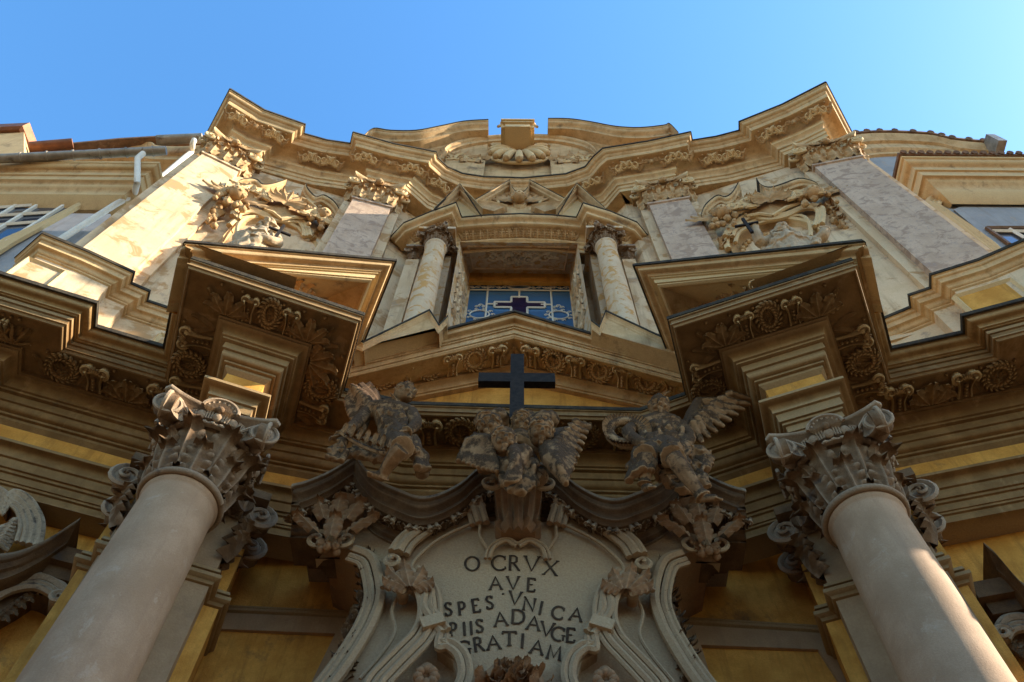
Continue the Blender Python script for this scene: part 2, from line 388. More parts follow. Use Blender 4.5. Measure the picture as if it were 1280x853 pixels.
arch = rnd_prof([(-1.05, 9.42), (-.82, 9.42), (-.82, 9.37), (-.85, 9.36), (-.94, 9.25, -.3), (-.94, 9.22), (-.97, 9.21), (-.97, 9.05), (-1.0, 9.045), (-1.0, 9.0), (-1.03, 8.99), (-1.03, 8.87), (-1.05, 8.865), (-1.05, 8.83), (-1.08, 8.82), (-1.08, 8.7), (-1.5, 8.7), (-1.5, 9.0)])
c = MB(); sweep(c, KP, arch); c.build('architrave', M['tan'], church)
# carved soffit under the corona: kinds per stretch
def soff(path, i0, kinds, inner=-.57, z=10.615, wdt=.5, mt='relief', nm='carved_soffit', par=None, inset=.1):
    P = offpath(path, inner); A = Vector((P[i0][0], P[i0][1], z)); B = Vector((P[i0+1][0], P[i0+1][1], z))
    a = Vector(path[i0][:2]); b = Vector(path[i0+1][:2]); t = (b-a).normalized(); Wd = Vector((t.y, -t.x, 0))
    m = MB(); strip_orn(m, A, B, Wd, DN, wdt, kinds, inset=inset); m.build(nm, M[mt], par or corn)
n = len(KP)
c = MB(); sweep(c, KP[5:len(KP)-5], [(-.5, 10.905), (.012, 10.885), (.014, 10.80), (-.02, 10.79)]); c.build('weather_and_shade_capping', M['lichen_and_shade'], corn)  # dark strip painted along the corona top for the shade of the rake
soff(KP, 0, 'cwcw'); soff(KP, 1, 'caca'); soff(KP, 3, 'wcac', inset=.3)
soff(KP, 4, 'cwc', inset=.3); soff(KP, 5, 'acwca', inset=-.05); soff(KP, 6, 'awc', inset=.1); soff(KP, 8, 'cwc'); soff(KP, 9, 'cwc')
soff(KP, n-2, 'cwcw'); soff(KP, n-3, 'acac'); soff(KP, n-5, 'cacw', inset=.3)
soff(KP, n-6, 'cwc', inset=.3); soff(KP, n-7, 'acwca', inset=-.05); soff(KP, n-8, 'awc', inset=.1)
# relief on the frieze of the centre
# crown moulding of the wings and of the outer returns of the column blocks
crown = rnd_prof([(-1.6, 11.14), (0, 11.12), (0, 11.07), (-.03, 11.06), (-.03, 11.03), (-.09, 10.96, .25), (-.14, 10.91, -.25), (-.14, 10.885), (-.17, 10.88), (-.17, 10.865), (-.2, 10.86), (-.19, 10.85)])
lich = [(-.5, 11.15), (.015, 11.15), (.022, 11.06), (-.01, 11.055)]
for P in (Tl, Tr):
    c = MB(); sweep(c, P, crown); c.build('crown_moulding', M['tan_lit'], church)
    c = MB(); sweep(c, P, lich); c.build('weather_and_shade_capping', M['lichen_and_shade'], church)
# ---- raking cornices
def rk(x, sl): return x
R1L = H(494, 326, 12.93); R1R = H(793, 332, 12.93)
R2L = V(449, 440, 6.75); R2R = V(838, 446, 6.75); AP = V(643, 390, 6.75)
RP = [tuple(P0L), tuple(R1L), tuple(R2L), tuple(AP), tuple(R2R), tuple(R1R), tuple(P0R)]
rprof = rnd_prof([(-2.2, .05), (0, .0), (0, -.06), (-.03, -.07), (-.03, -.10), (-.10, -.17, .25), (-.15, -.23, -.25), (-.15, -.26), (-.18, -.27), (-.18, -.31), (-.21, -.32), (-.21, -.46), (-.235, -.465), (-.235, -.51), (-.27, -.55), (-.30, -.55), (-.30, -.52), (-.80, -.52), (-.80, -.60), (-.83, -.61), (-.92, -.72, -.2), (-.92, -.76), (-.95, -.77), (-.95, -.82), (-1.05, -.84), (-1.05, -1.0)])
c = MB(); sweep(c, [RP[0], RP[1], RP[2], RP[3], RP[4], RP[5], RP[6]], rprof, zrel=True, floor=10.86); rake = c.build('raking_cornice', M['tanup'], church)
c = MB(); sweep(c, RP, [(-.6, .07), (.02, .05), (.03, -.045), (-.01, -.055)], zrel=True); c.build('weather_and_shade_capping', M['lichen_and_shade'], church)
def soff3(path, i0, kinds, inner, dz, wdt, mt, par, inset=.1, nm='carved_soffit'):
    P = offpath(path, inner); A = Vector((P[i0][0], P[i0][1], path[i0][2]+dz)); B = Vector((P[i0+1][0], P[i0+1][1], path[i0+1][2]+dz))
    a = Vector(path[i0][:2]); b = Vector(path[i0+1][:2]); t = (b-a).normalized(); Wd = Vector((t.y, -t.x, 0))
    N = (B-A).normalized().cross(Wd); N = N if N.z < 0 else -N
    m = MB(); strip_orn(m, A, B, Wd, N, wdt, kinds, inset=inset); m.build(nm, M[mt], par)
soff3(RP, 2, 'cwcwcwcwc', -.78, -.555, .5, 'reliefup', rake, .15); soff3(RP, 3, 'cwcwcwcwc', -.78, -.555, .5, 'reliefup', rake, .15)
soff3(RP, 0, 'caca', -.78, -.525, .5, 'reliefup', rake, .45); soff3(RP, 5, 'acac', -.78, -.525, .5, 'reliefup', rake, .45)
# tympanum behind the rake
c = MB(); sweep(c, offpath(RP, -1.04), [(0, -.7), (0, -4)], zrel=True, floor=10.88); c.build('tympanum', M['ochre'], church)

# ---- lower walls
WALLZ = 8.95
WP = offpath(wl[:5], -1.75)
# wing walls follow the wings; the centre wall is one slightly hollow plane
def lowwall(path, z0, z1, mt, nm='wall'):
    c = MB(); sweep(c, path, [(0, z0), (0, z1), (-.8, z1), (-.8, z0)], closed_prof=True); return c.build(nm, M[mt], church)
yc = Kc.y+1.0
LWP = offpath([wl[0], wl[1], wl[2], wl[3], wl[4]], -1.45)
RWP = offpath([wr[1], wr[2], wr[3], wr[4], wr[5]], -1.45)
def straight(Q, a, b, order):
    A, B = Vector(Q[a]), Vector(Q[b]); d = (B-A).normalized()
    if order < 0: return [tuple(A-d*k) for k in (6, 3, 1.5)]+[tuple(A), tuple(B)]
    return [tuple(A), tuple(B)]+[tuple(B+d*k) for k in (.6, 1.2, 1.8)]
LWP = straight(LWP, 3, 4, -1); RWP = straight(RWP, 0, 1, 1)
lowwall([LWP[0], LWP[1], LWP[2], LWP[3], (LWP[4][0]+.4, LWP[4][1]+.14)], -CZ, WALLZ, 'ochre')
lowwall([(RWP[0][0]-.4, RWP[0][1]+.14), RWP[1], RWP[2], RWP[3], RWP[4]], -CZ, WALLZ, 'ochre')
CWy = KcL.y+1.28
WALLZ2 = 9.6
cw = [(LWP[4][0]-.7, CWy-.05), (-1.9, CWy), (0, CWy+.05), (2.0, CWy), (RWP[0][0]+.7, CWy-.05)]
lowwall(cw, -CZ, WALLZ2, 'ochre')

# ---- the two great columns
nd = {}
def lathe(mb, c, prof, n=64):
    rows = [[Vector((c[0]+r*cos(2*pi*k/n), c[1]+r*sin(2*pi*k/n), z)) for k in range(n)] for r, z in prof]
    mb.grid(rows, closev=True)

def composite_capital(mb, C, z0, r, hh, ang, full=True, halfabac=None, seed=1):
    """C plan centre, z0 neck height, r neck radius, hh height, ang direction the front faces"""
    rnd = random.Random(seed); C = Vector((C[0], C[1], 0))
    def P(a, rr, z): return Vector((C.x+rr*cos(a), C.y+rr*sin(a), z0+z))
    lathe(mb, C, [(r*.98, z0), (r*.99, z0+hh*.3), (r*1.06, z0+hh*.5), (r*1.24, z0+hh*.66), (r*1.42, z0+hh*.72)], 32)
    for row, (n, z, L, W, off, cu) in enumerate(((8, 0, .50, .88, 0, .34), (8, .12, .72, .90, pi/8, .30))):
        for k in range(n):
            a = ang+off+2*pi*k/n; N = Vector((cos(a), sin(a), 0)); U = Vector((-sin(a), cos(a), 0))
            leaf(mb, P(a, r*(1.07-.05*row), hh*z), U, (UPZ+N*(.10+.06*row)).normalized(), N, hh*L, r*W, .4, 4, .06, 12, 18, .60)
            for sg in ():           # smaller side sprays
                aa = a+sg*.17; N2 = Vector((cos(aa), sin(aa), 0)); U2 = Vector((-sin(aa), cos(aa), 0))
                leaf(mb, P(aa, r*1.01, hh*z), U2, (UPZ+N2*.1+U2*(sg*.28)).normalized(), N2, hh*L*.66, r*.42, .25, 3, .08, 6, 8, .7)
    # astragal and egg course
    lathe(mb, C, [(r*1.36, z0+hh*.665), (r*1.48, z0+hh*.68), (r*1.50, z0+hh*.70), (r*1.42, z0+hh*.72)], 40)
    for k in range(36):
        a = 2*pi*k/36; blob(mb, P(a, r*1.48, hh*.695), (r*.10, r*.06, r*.06), (Vector((-sin(a), cos(a), 0)), Vector((cos(a), sin(a), 0)), UPZ), 5, 4)
    lathe(mb, C, [(r*1.37, z0+hh*.72), (r*1.48, z0+hh*.76), (r*1.54, z0+hh*.84), (r*1.52, z0+hh*.86)], 40)
    for k in range(20):
        a = ang+2*pi*(k+.5*0)/20; U = Vector((-sin(a), cos(a), 0)); N = Vector((cos(a), sin(a), 0))
        blob(mb, P(a, r*1.54, hh*.785), (r*.155, r*.13, hh*.075), (U, N, UPZ), 9, 7)
        a += pi/20; U = Vector((-sin(a), cos(a), 0)); N = Vector((cos(a), sin(a), 0))
        for s in (-.05, 0, .05): tube(mb, [P(a+s, r*1.55, hh*.73), P(a+s, r*1.61, hh*.84)], r*.028, 4)
        tube(mb, [P(a-.07, r*1.6, hh*.85), P(a+.07, r*1.6, hh*.85)], r*.03, 4)
    # volutes on the diagonals
    for k in range(4):
        a = ang+pi/4+k*pi/2; D = Vector((cos(a), sin(a), 0)); U = Vector((-sin(a), cos(a), 0))
        for sg in (-1, 1):
            fn = (D*.72+U*(sg*.70)).normalized()   # face normal of this volute cheek
            along = UPZ.cross(fn)*1.0
            ctr = P(a, r*1.98, hh*.765)+fn*(r*.10)
            al = along if along.dot(D) > 0 else -along
            spiral(mb, ctr, al, UPZ, fn, hh*.17, 1.9, r*.075, a0=pi*.5, sgn=-1, n=34, rise=r*.12, k=6); tube(mb, [ctr-fn*r*.25, ctr+fn*r*.02], hh*.155, 16)
            # ribbon stem rising from between the leaves
            pts = [P(a-sg*(-.52), r*1.12, hh*.38), P(a+sg*.42, r*1.32, hh*.56), P(a+sg*.28, r*1.62, hh*.74), ctr+UPZ*(hh*.165)-al*(r*.12), ctr+UPZ*(hh*.165)+al*(r*.02)]
            tube(mb, smooth_path([tuple(p) for p in pts], 5), r*.045, 5)
        # cushion between the cheeks
        cc = P(a, r*1.94, hh*.765)
        tube(mb, [cc-D*(r*.1)+U*(r*q_) for q_ in (-.30, -.26, -.12, 0, .12, .26, .30)], [hh*.05, hh*.15, hh*.135, hh*.125, hh*.135, hh*.15, hh*.05], 16)
        leaf(mb, P(a, r*1.18, hh*.40), U, (UPZ*.85+D*.45).normalized(), D, hh*.24, r*.42, .3, 3, .05, 8, 10, .6)
    # abacus: concave sides, moulded
    def outline(s, z):
        pts = []
        for k in range(4):
            a = ang-pi/4+k*pi/2; b = a+pi/2; R = r*2.5*s
            A = Vector((cos(a), sin(a), 0))*R; B = Vector((cos(b), sin(b), 0))*R; t = (B-A).normalized(); N = Vector((cos((a+b)/2), sin((a+b)/2), 0))
            A2 = A+t*(r*.15); B2 = B-t*(r*.15)
            for i in range(11):
                q = i/10; p = A2.lerp(B2, q)-N*(r*.34*(4*q*(1-q))**.9*1.0); pts.append(Vector((C.x+p.x, C.y+p.y, z)))
        return pts
    rows = [outline(.88, z0+hh*.865), outline(.92, z0+hh*.90), outline(.94, z0+hh*.915), outline(.98, z0+hh*.945), outline(1.0, z0+hh*.955), outline(1.0, z0+hh)]
    mb.grid(rows, closev=True); mb.add(rows[0], [tuple(range(len(rows[0])))]); mb.add(rows[-1], [tuple(range(len(rows[0])))])
    for k in range(4):                     # shell fleuron at the middle of each side
        a = ang+k*pi/2; N = Vector((cos(a), sin(a), 0)); U = Vector((-sin(a), cos(a), 0)); O = P(a, r*1.42, hh*.83)
        for i in range(7):
            b = -1.15+2.3*i/6; d = (UPZ*cos(b)+U*sin(b)); e = N.cross(d)
            tube(mb, [O, O+d*hh*.09+N*r*.12, O+d*hh*.17+N*r*.30], [r*.03, r*.05, r*.055], 5)
        rim = [O+(UPZ*cos(b)+U*sin(b))*hh*.20+N*r*.30 for b in [-1.5+3.0*i/12 for i in range(13)]]
        tube(mb, rim, r*.06, 6); blob(mb, O+N*r*.28+UPZ*hh*.02, r*.13)
        mb.add([O-U*r*.33+N*r*.1]+rim+[O+U*r*.33+N*r*.1], [tuple(range(15))])

fdir = {}
for side, cpx, cy, P0, K1 in (('L', 223, 633, P0L, K1L), ('R', 1084.7, 654, P0R, K1R)):
    Cn = H(cpx, cy, 7.5)
    t = Vector((K1.x-P0.x, K1.y-P0.y, 0)) if side == 'L' else Vector((P0.x-K1.x, P0.y-K1.y, 0)); t.normalize()
    Nn = Vector((t.y, -t.x, 0)); ang = atan2(Nn.y, Nn.x); fdir[side] = (Cn, t, Nn, ang)
    rn = .41
    c = MB(); pr = [(rn*1.25, -1.1), (rn*1.22, -.9)]
    zs = [-1.1+(7.42+1.1)*i/14 for i in range(15)]
    for i, z in enumerate(zs):
        q = i/14; pr.append((rn*(1.20-.20*q**1.8), z))
    pr += [(rn*1.02, 7.46), (rn*1.06, 7.48), (rn*1.06, 7.52)]
    lathe(c, Cn, [(rn*1.4, -1.1), (rn*1.45, -1.0), (rn*1.3, -.92)]+pr, 96)
    col = c.build('column', M['column'], church, 50)
    c = MB(); pts = [Vector((Cn.x+rn*1.1*cos(2*pi*k/64), Cn.y+rn*1.1*sin(2*pi*k/64), 7.56)) for k in range(65)]
    tube(c, pts, .045, 8, up=(0, 0, 1)); c.build('astragal', M['capital'], col, 60)
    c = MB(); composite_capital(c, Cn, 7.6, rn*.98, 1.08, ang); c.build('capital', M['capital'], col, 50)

# ================================================================== UPPER ORDER
hU = 23.104
def Z(k, ox, oy): return lambda x, y, h: H(ox+k*x, oy+k*y, h)
UT = [(259, 167), (287.7, 112), (330, 138), (381, 156), (379.5, 167.5), (408, 175.5), (438.5, 180), (441.6, 166), (492, 180), (545.5, 190.5), (547, 198), (559, 209), (578, 217.5), (606, 221.6), (655, 223), (707, 218), (731.6, 209), (742.5, 195.6), (753.5, 186), (810, 177), (863, 165.5), (865, 176), (896, 171), (924.5, 163.5), (924.4, 152.6), (978, 131), (1032, 103.4), (1065, 167)]
UP = [xy(H(x, y, hU)) for x, y in UT]
uprof = rnd_prof([(-2.4, 23.157), (-.02, 23.136), (0, 23.104), (0, 23.041), (-.03, 23.02), (-.12, 22.893, .2), (-.15, 22.83), (-.18, 22.809), (-.18, 22.64), (-.2, 22.609), (-.27, 22.598), (-.45, 22.556, -.12), (-.64, 22.345, -.2), (-.64, 22.208), (-.68, 22.176), (-.72, 22.007, -.2), (-.72, 21.944), (-.76, 21.923), (-.76, 21.754), (-.79, 21.733), (-.79, 21.543), (-1.2, 21.543)])
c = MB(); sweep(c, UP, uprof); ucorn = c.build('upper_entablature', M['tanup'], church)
c = MB(); sweep(c, UP, [(-.7, 23.2), (.015, 23.18), (.025, 23.07), (-.01, 23.06)]); c.build('weather_and_shade_capping', M['lichen_and_shade'], ucorn)
def usoff(i0, i1, kinds, inset=.1, z=22.37, inner=-.60, w=.42):
    A = UP[i0]; B = UP[i1]; pp = [A, B]; P = offpath(pp, inner); a = Vector(A); b = Vector(B); t = (b-a).normalized(); Wd = Vector((t.y, -t.x, .68)).normalized()
    N = Vector((t.x, t.y, 0)).cross(Wd); N = N if N.z < 0 else -N
    m = MB(); strip_orn(m, Vector((P[0][0], P[0][1], z-.01)), Vector((P[1][0], P[1][1], z-.01)), Wd, N, w, kinds, inset=inset); m.build('carved_soffit', M['reliefup'], ucorn)
usoff(1, 3, 'shs', .3); usoff(4, 6, 'ss', .15); usoff(7, 9, 'shs', .2); usoff(18, 20, 'shs', .2); usoff(21, 23, 'ss', .15); usoff(24, 26, 'shs', .3); usoff(10, 12, 's', .1); usoff(15, 17, 's', .1)
# upper walls
UWP = offpath(UP, -1.15)
UW2 = [UWP[0], UWP[1], UWP[3], UWP[4], UWP[6], UWP[7], UWP[9]]
def uwall(path, mt, z0=12.3, z1=22.3):
    c = MB(); sweep(c, path, [(0, z0), (0, z1), (-.8, z1), (-.8, z0)], closed_prof=True); return c.build('wall', M[mt], church)
uwall([UWP[0], UWP[1], UWP[3], UWP[6], UWP[9], (-2.05, UWP[12][1]+.1), (-1.15, UWP[13][1]+.1)], 'pale')
uwall([(1.2, UWP[13][1]+.1), (2.0, UWP[15][1]+.1), UWP[18], UWP[21], UWP[24], UWP[26], UWP[27]], 'pale')

def slab_on(path_i, i0, i1, a, b, front, back, z0, z1, mt, nm):
    pass

def pilaster(TLp, TRp, hpx, z0, z1, thick, mt, nm='pilaster', par=None, panel=True):
    """flat pilaster whose top corners are seen at TLp and TRp"""
    A = H(TLp[0], TLp[1], hpx); B = H(TRp[0], TRp[1], hpx); t = Vector((B.x-A.x, B.y-A.y, 0)); w = t.length; t.normalize(); N = Vector((t.y, -t.x, 0))
    c = MB(); A0 = Vector((A.x, A.y, 0)); B0 = Vector((B.x, B.y, 0))
    def ring(z, e=0): return [A0-t*e+N*e+UPZ*z, B0+t*e+N*e+UPZ*z, B0+t*e-N*thick+UPZ*z, A0-t*e-N*thick+UPZ*z]
    rows = [ring(z0, .07), ring(z0+.22, .07), ring(z0+.26, .03), ring(z0+.3, 0), ring(z1-.12, 0), ring(z1-.1, .04), ring(z1, .04)]
    c.grid(rows, closev=True); o = c.build(nm, M[mt], church, 20); return o, A0, B0, t, N, w
def pil_capital(A0, B0, t, N, w, z0, hh, par, mt='reliefup', seed=0):
    c = MB(); mid = (A0+B0)/2
    def pt(s, o, z): return mid+t*s+N*o+UPZ*(z0+z)
    prof = [(w*.5, .02, 0), (w*.5, .03, hh*.5), (w*.58, .12, hh*.72), (w*.6, .14, hh*.8)]
    c.grid([[pt(-s, -.3, z), pt(-s, o, z), pt(s, o, z), pt(s, -.3, z)] for s, o, z in prof])
    for k in range(3):
        leaf(c, pt((k-1)*w*.36, .04, 0), t, (UPZ+N*.1).normalized(), N, hh*.5, w*.40, .34, 4, .1, 8, 10, .65)
    for k in range(4):
        leaf(c, pt((k-1.5)*w*.31, .05, hh*.2), t, (UPZ+N*.12).normalized(), N, hh*.52, w*.3, .34, 4, .1, 8, 10, .65)
    for sg in (-1, 1):
        cc = pt(sg*w*.58, .2, hh*.7)
        spiral(c, cc, t*sg, UPZ, (N+t*sg*.4).normalized(), hh*.19, 1.8, w*.05, a0=pi*.5, sgn=-1, rise=.05)
        tube(c, [cc-N*.25, cc-N*.08, cc+N*.03], [hh*.15, hh*.12, hh*.15], 12)
        leaf(c, pt(sg*w*.52, 0, 0), N*1.0, UPZ, t*sg, hh*.5, .3, .3, 4, .1, 6, 8, .65)
        for k in range(3): rosette(c, pt(sg*w*(.16+.14*k), .17, hh*(.72-.06*k)), t, UPZ, N, hh*.09, 6)
    n = 14; rows = []
    for e, z in ((-.04, hh*.84), (0, hh*.88), (.03, hh*.93), (.03, hh)):
        r_ = [pt(-w*.66-e, -.3, z)]
        for i in range(n+1):
            q = -1+2*i/n; r_.append(pt(q*(w*.66+e), .17*abs(q)**1.6+.16+e, z))
        r_.append(pt(w*.66+e, -.3, z)); rows.append(r_)
    c.grid(rows); c.add(rows[0], [tuple(range(len(rows[0])))]); c.add(rows[-1], [tuple(range(len(rows[0])))])
    cherub_relief(c, pt(0, .22, hh*.86), t, UPZ, N, hh*.22)
    return c.build('capital', M[mt], par, 50)

for (a, b, mt, hp, z0) in (((255, 191), (300, 213), 'pale', 20.467, 12.7), ((442, 247), (489, 259), 'grey', 20.467, 12.7), ((811, 255), (860, 247), 'grey', 20.467, 12.7), ((1016.7, 207), (1075.7, 195.7), 'grey', 20.467, 12.7)):
    o, A0, B0, t, N, w = pilaster(a, b, hp, z0, 20.467, .5, mt)
    pil_capital(A0, B0, t, N, w, 20.467, 1.02, o)
    for e, th in ((.22, .14),):          # half pilasters behind on both sides
        for A1, B1 in ((A0-t*e, A0), (B0, B0+t*e)):
            c = MB(); q = [A1-N*th, B1-N*th, B1-N*.5, A1-N*.5]; c.grid([[p+UPZ*z0 for p in q], [p+UPZ*20.467 for p in q]], closev=True)
            c.build('half_pilaster', M['pale'], o, 20)
        for sg, A1 in ((-1, A0-t*e*.5), (1, B0+t*e*.5)):
            c = MB()
            for k in range(2): leaf(c, A1-N*(th-.02)+UPZ*(20.467+.25*k), t, UPZ, N, .5, .34, .34, 4, .1, 6, 8, .65)
            spiral(c, A1+t*sg*.1-N*(th-.14)+UPZ*21.206, t*sg, UPZ, N, .17, 1.6, .04, a0=pi/2, sgn=-1)
            box(c, A1-N*(th+.05)+UPZ*21.438, t, N, UPZ, .22, .26, .09)
            c.build('side_capital', M['reliefup'], o, 50)

# attic pedestal zone
def pedz(px, jogs):
    P = [xy(H(x, y, 12.750)) for x, y in px]
    c = MB(); sweep(c, P, rnd_prof([(-1.2, 12.855), (-.2, 12.81), (-.2, 12.76), (0, 12.74), (0, 12.70), (-.02, 12.69), (-.06, 12.63, .2), (-.075, 12.60), (-.075, 12.53), (-.09, 12.52), (-.15, 12.46, -.2), (-.17, 12.43), (-.19, 12.42), (-.19, 12.39), (-.22, 12.37)]))
    o = c.build('pedestal_cornice', M['tanup'], church)
    c = MB(); sweep(c, P, [(-.15, 12.792), (.012, 12.782), (.016, 12.708), (-.01, 12.697)]); c.build('weather_and_shade_capping', M['lichen_and_shade'], o)
    c = MB(); sweep(c, P, [(-.22, 12.40), (-.22, 11.499), (-.25, 11.499)]); c.build('pedestal_wall', M['pale'], church)
    for i, a, b in jogs:
        A = Vector(P[i]+(0,)); B = Vector(P[i+1]+(0,)); t = (B-A).normalized(); N = Vector((t.y, -t.x, 0)); L = (B-A).length; c = MB()
        x0, x1 = L*a, L*b
        q = [A+N*(-.21)+t*x0+UPZ*12.2, A+N*(-.21)+t*x1+UPZ*12.2, A+N*(-.21)+t*x1+UPZ*11.2, A+N*(-.21)+t*x0+UPZ*11.2]
        for j in range(4): tube(c, [q[j], q[(j+1) % 4]], .05, 4, up=N)
        c.build('panel_frame', M['tanup'], church)
        c = MB(); c.add([p+N*.004-UPZ*0 for p in q], [(0, 1, 2, 3)]); c.build('panel', M['ochre'] if A.x > 0 else M['pale'], church)
pedz([(20, 322), (54, 291.6), (110, 314), (167.6, 340.6), (164, 354), (187, 364), (184, 376), (214, 386), (255, 398), (300, 410)], ((1, .12, .9), (7, .1, .9)))
pedz([(1000, 425), (1060, 409), (1104, 398), (1138, 384), (1136, 369), (1163, 360), (1163, 343.5), (1222, 325), (1280, 300), (1330, 275)], ((0, .3, .9), (6, .15, 1.3),))

# ---- gable over the top
def gable(pxs, Yf, nm):
    pts = [V(x, y, Yf) for x, y in pxs]
    # crown moulding follows the curve; drop towards viewer
    return pts
GY = 6.277
def gable_side(px, endx, side):
    pts = [V(x, y, GY) for x, y in px]
    P = smooth_path([tuple(p) for p in pts], 4)
    c = MB()
    prof = rnd_prof([(-1.4, .06), (0, 0), (0, -.07), (-.04, -.1), (-.16, -.28, .2), (-.2, -.34), (-.2, -.5), (-.5, -.54), (-.52, -.7), (-.6, -.9, -.2), (-.62, -1.0), (-.62, -5)])
    sweep(c, P, prof, zrel=True, floor=23.104); o = c.build('gable_cornice', M['tanup'], church)
    # return at the inner end
    e = P[-1] if side == 'L' else P[0]
    c2 = MB(); rp = [e, (e[0], e[1]+1.4, e[2])] if side == 'L' else [(e[0], e[1]+1.4, e[2]), e]
    if False: sweep(c2, rp, [(0, 0), (0, -.07), (-.04, -.1), (-.16, -.28), (-.2, -.5), (-.5, -.54), (-.52, -.8), (-.62, -1.0), (-.62, -3)], zrel=True)
    c = MB(); sweep(c, P, [(-.6, .08), (.02, .05), (.025, -.02), (-.01, -.03)], zrel=True); c.build('weather_and_shade_capping', M['lichen_and_shade'], o)
    return P
ZZ = lambda x, y: (240+.2578*x, 90+.2578*y)
GL = gable_side([(455, 170), (467, 161), (488, 163.5), (520, 163.5), (550, 158), (580, 152), (610.5, 150)], 610, 'L')
GR = gable_side([(685, 148.6), (712, 149), (740, 153), (770, 158.5), (800, 160), (830, 157), (837, 155), (848, 166)], 685, 'R')
# attic wall and segmental tympanum between the gable ends
c = MB()
for x0, x1 in ((-4.9, 4.9),):
    q = [(x0, 7.121), (x1, 7.121)]
    c.grid([[Vector((x0, 7.332, 23.104)), Vector((x1, 7.332, 23.104))], [Vector((x0, 7.332, 26.375)), Vector((x1, 7.332, 26.375))]])
c.build('attic_wall', M['tanup'], church)
AYf = 6.699
arc = [V(x, y, AYf) for x, y in ((548, 200), (560, 181), (585, 173), (615, 169), (648, 167.5), (685, 168), (715, 172), (738, 180), (750, 196))]
P = smooth_path([tuple(p) for p in arc], 4)
c = MB(); sweep(c, P, rnd_prof([(-1.0, .05), (0, 0), (0, -.06), (-.08, -.2, .2), (-.1, -.4), (-.25, -.42), (-.27, -.6), (-.36, -.72), (-.36, -4.5)]), zrel=True, floor=23.104); seg = c.build('segmental_tympanum', M['tanup'], church)
c = MB(); O = V(649, 197, 6.88)
for i in range(9):
    b = -1.5+3.0*i/8; d = UPZ*-cos(b)+XR*sin(b); Lr = .84+.26*cos(b)
    pts = [O+UPZ*.42+d*(Lr*q)+FR*(.05+.13*sin(pi*q*.8)) for q in (0, .2, .4, .6, .8, 1)]
    tube(c, pts, [.03, .06, .09, .115, .135, .12], 8); blob(c, pts[-1], .115, n=8, m=6)
rim = [O+UPZ*.15+(UPZ*-cos(b)*.85+XR*sin(b)*.92)+FR*.02 for b in [-2.2+4.4*i/24 for i in range(25)]]
tube(c, rim, .055, 6)
for sg in (-1, 1): spiral(c, O+XR*sg*.66+UPZ*.85+FR*.12, XR*sg, UPZ, FR, .24, 1.5, .07)
for k in range(3): leaf(c, O+UPZ*.5+XR*(k-1)*.22+FR*.1, XR, UPZ, FR, .6, .34, .3, 3, .15, 8, 10)
for sg in (-1, 1): arabesque(c, O+XR*sg*2.0-UPZ*.1, XR, UPZ, FR, 1.7, 1.2, .045)
c.build('scallop_shell', M['reliefup'], seg, 50)
c = MB(); O = V(647, 172, 6.4)                                    # crowning block
box(c, O+UPZ*.10, XR, Vector((0, 1, 0)), UPZ, .38, .35, .16); box(c, O+UPZ*.30, XR, Vector((0, 1, 0)), UPZ, .46, .42, .05); box(c, O+UPZ*.40, XR, Vector((0, 1, 0)), UPZ, .52, .47, .045)
for sg in (-1, 1): spiral(c, O+XR*sg*.42+UPZ*.12+FR*.3, XR*sg, UPZ, FR, .17, 1.5, .05)
for k in range(4): blob(c, O+XR*(k-1.5)*.30+UPZ*.45+FR*.3, (.12, .12, .10 if k in (1, 2) else .15), n=5, m=4)
c.build('gable_finial', M['reliefup'], church, 50)

# ================================================================== AEDICULE WINDOW
hA = 19.201
AT = [(500, 312), (488, 297), (504.6, 279), (538, 265), (570, 253.5), (577, 272), (612, 269), (650, 267.5), (690, 269), (720.6, 272), (729, 254), (762, 264), (796, 278), (811, 296), (800, 310)]
APt = [xy(H(x, y, hA)) for x, y in AT]
aed = [(-1.2, 19.254), (-.02, 19.222), (0, 19.201), (0, 19.148), (-.09, 19.032, .2), (-.12, 18.99), (-.12, 18.884), (-.15, 18.863), (-.2, 18.853), (-.40, 18.673, -.25), (-.40, 18.568), (-.45, 18.526), (-.46, 18.378), (-.5, 18.357), (-.5, 18.199), (-.54, 18.199)]
c = MB(); sweep(c, APt, rnd_prof(aed)); aeo = c.build('window_canopy', M['tanup'], church)
c = MB(); sweep(c, APt, [(-.3, 19.264), (.012, 19.243), (.016, 19.169), (-.01, 19.159)]); c.build('weather_and_shade_capping', M['lichen_and_shade'], aeo)
def asoff(i0, i1, kinds, ins=.05):
    pp = [APt[i0], APt[i1]]; P = offpath(pp, -.39); a = Vector(pp[0]); b = Vector(pp[1]); t = (b-a).normalized(); Wd = Vector((t.y, -t.x, .7)).normalized()
    N = Vector((t.x, t.y, 0)).cross(Wd); N = N if N.z < 0 else -N
    m = MB(); strip_orn(m, Vector((*P[0], 18.652)), Vector((*P[1], 18.652)), Wd, N, .26, kinds, inset=ins); m.build('leaf_band', M['reliefup'], aeo)
asoff(2, 4, 'lalall', .2); asoff(5, 7, 'llllllll', .02); asoff(7, 9, 'llllllll', .02); asoff(10, 12, 'llalal', .2)
AP_N = 17.8
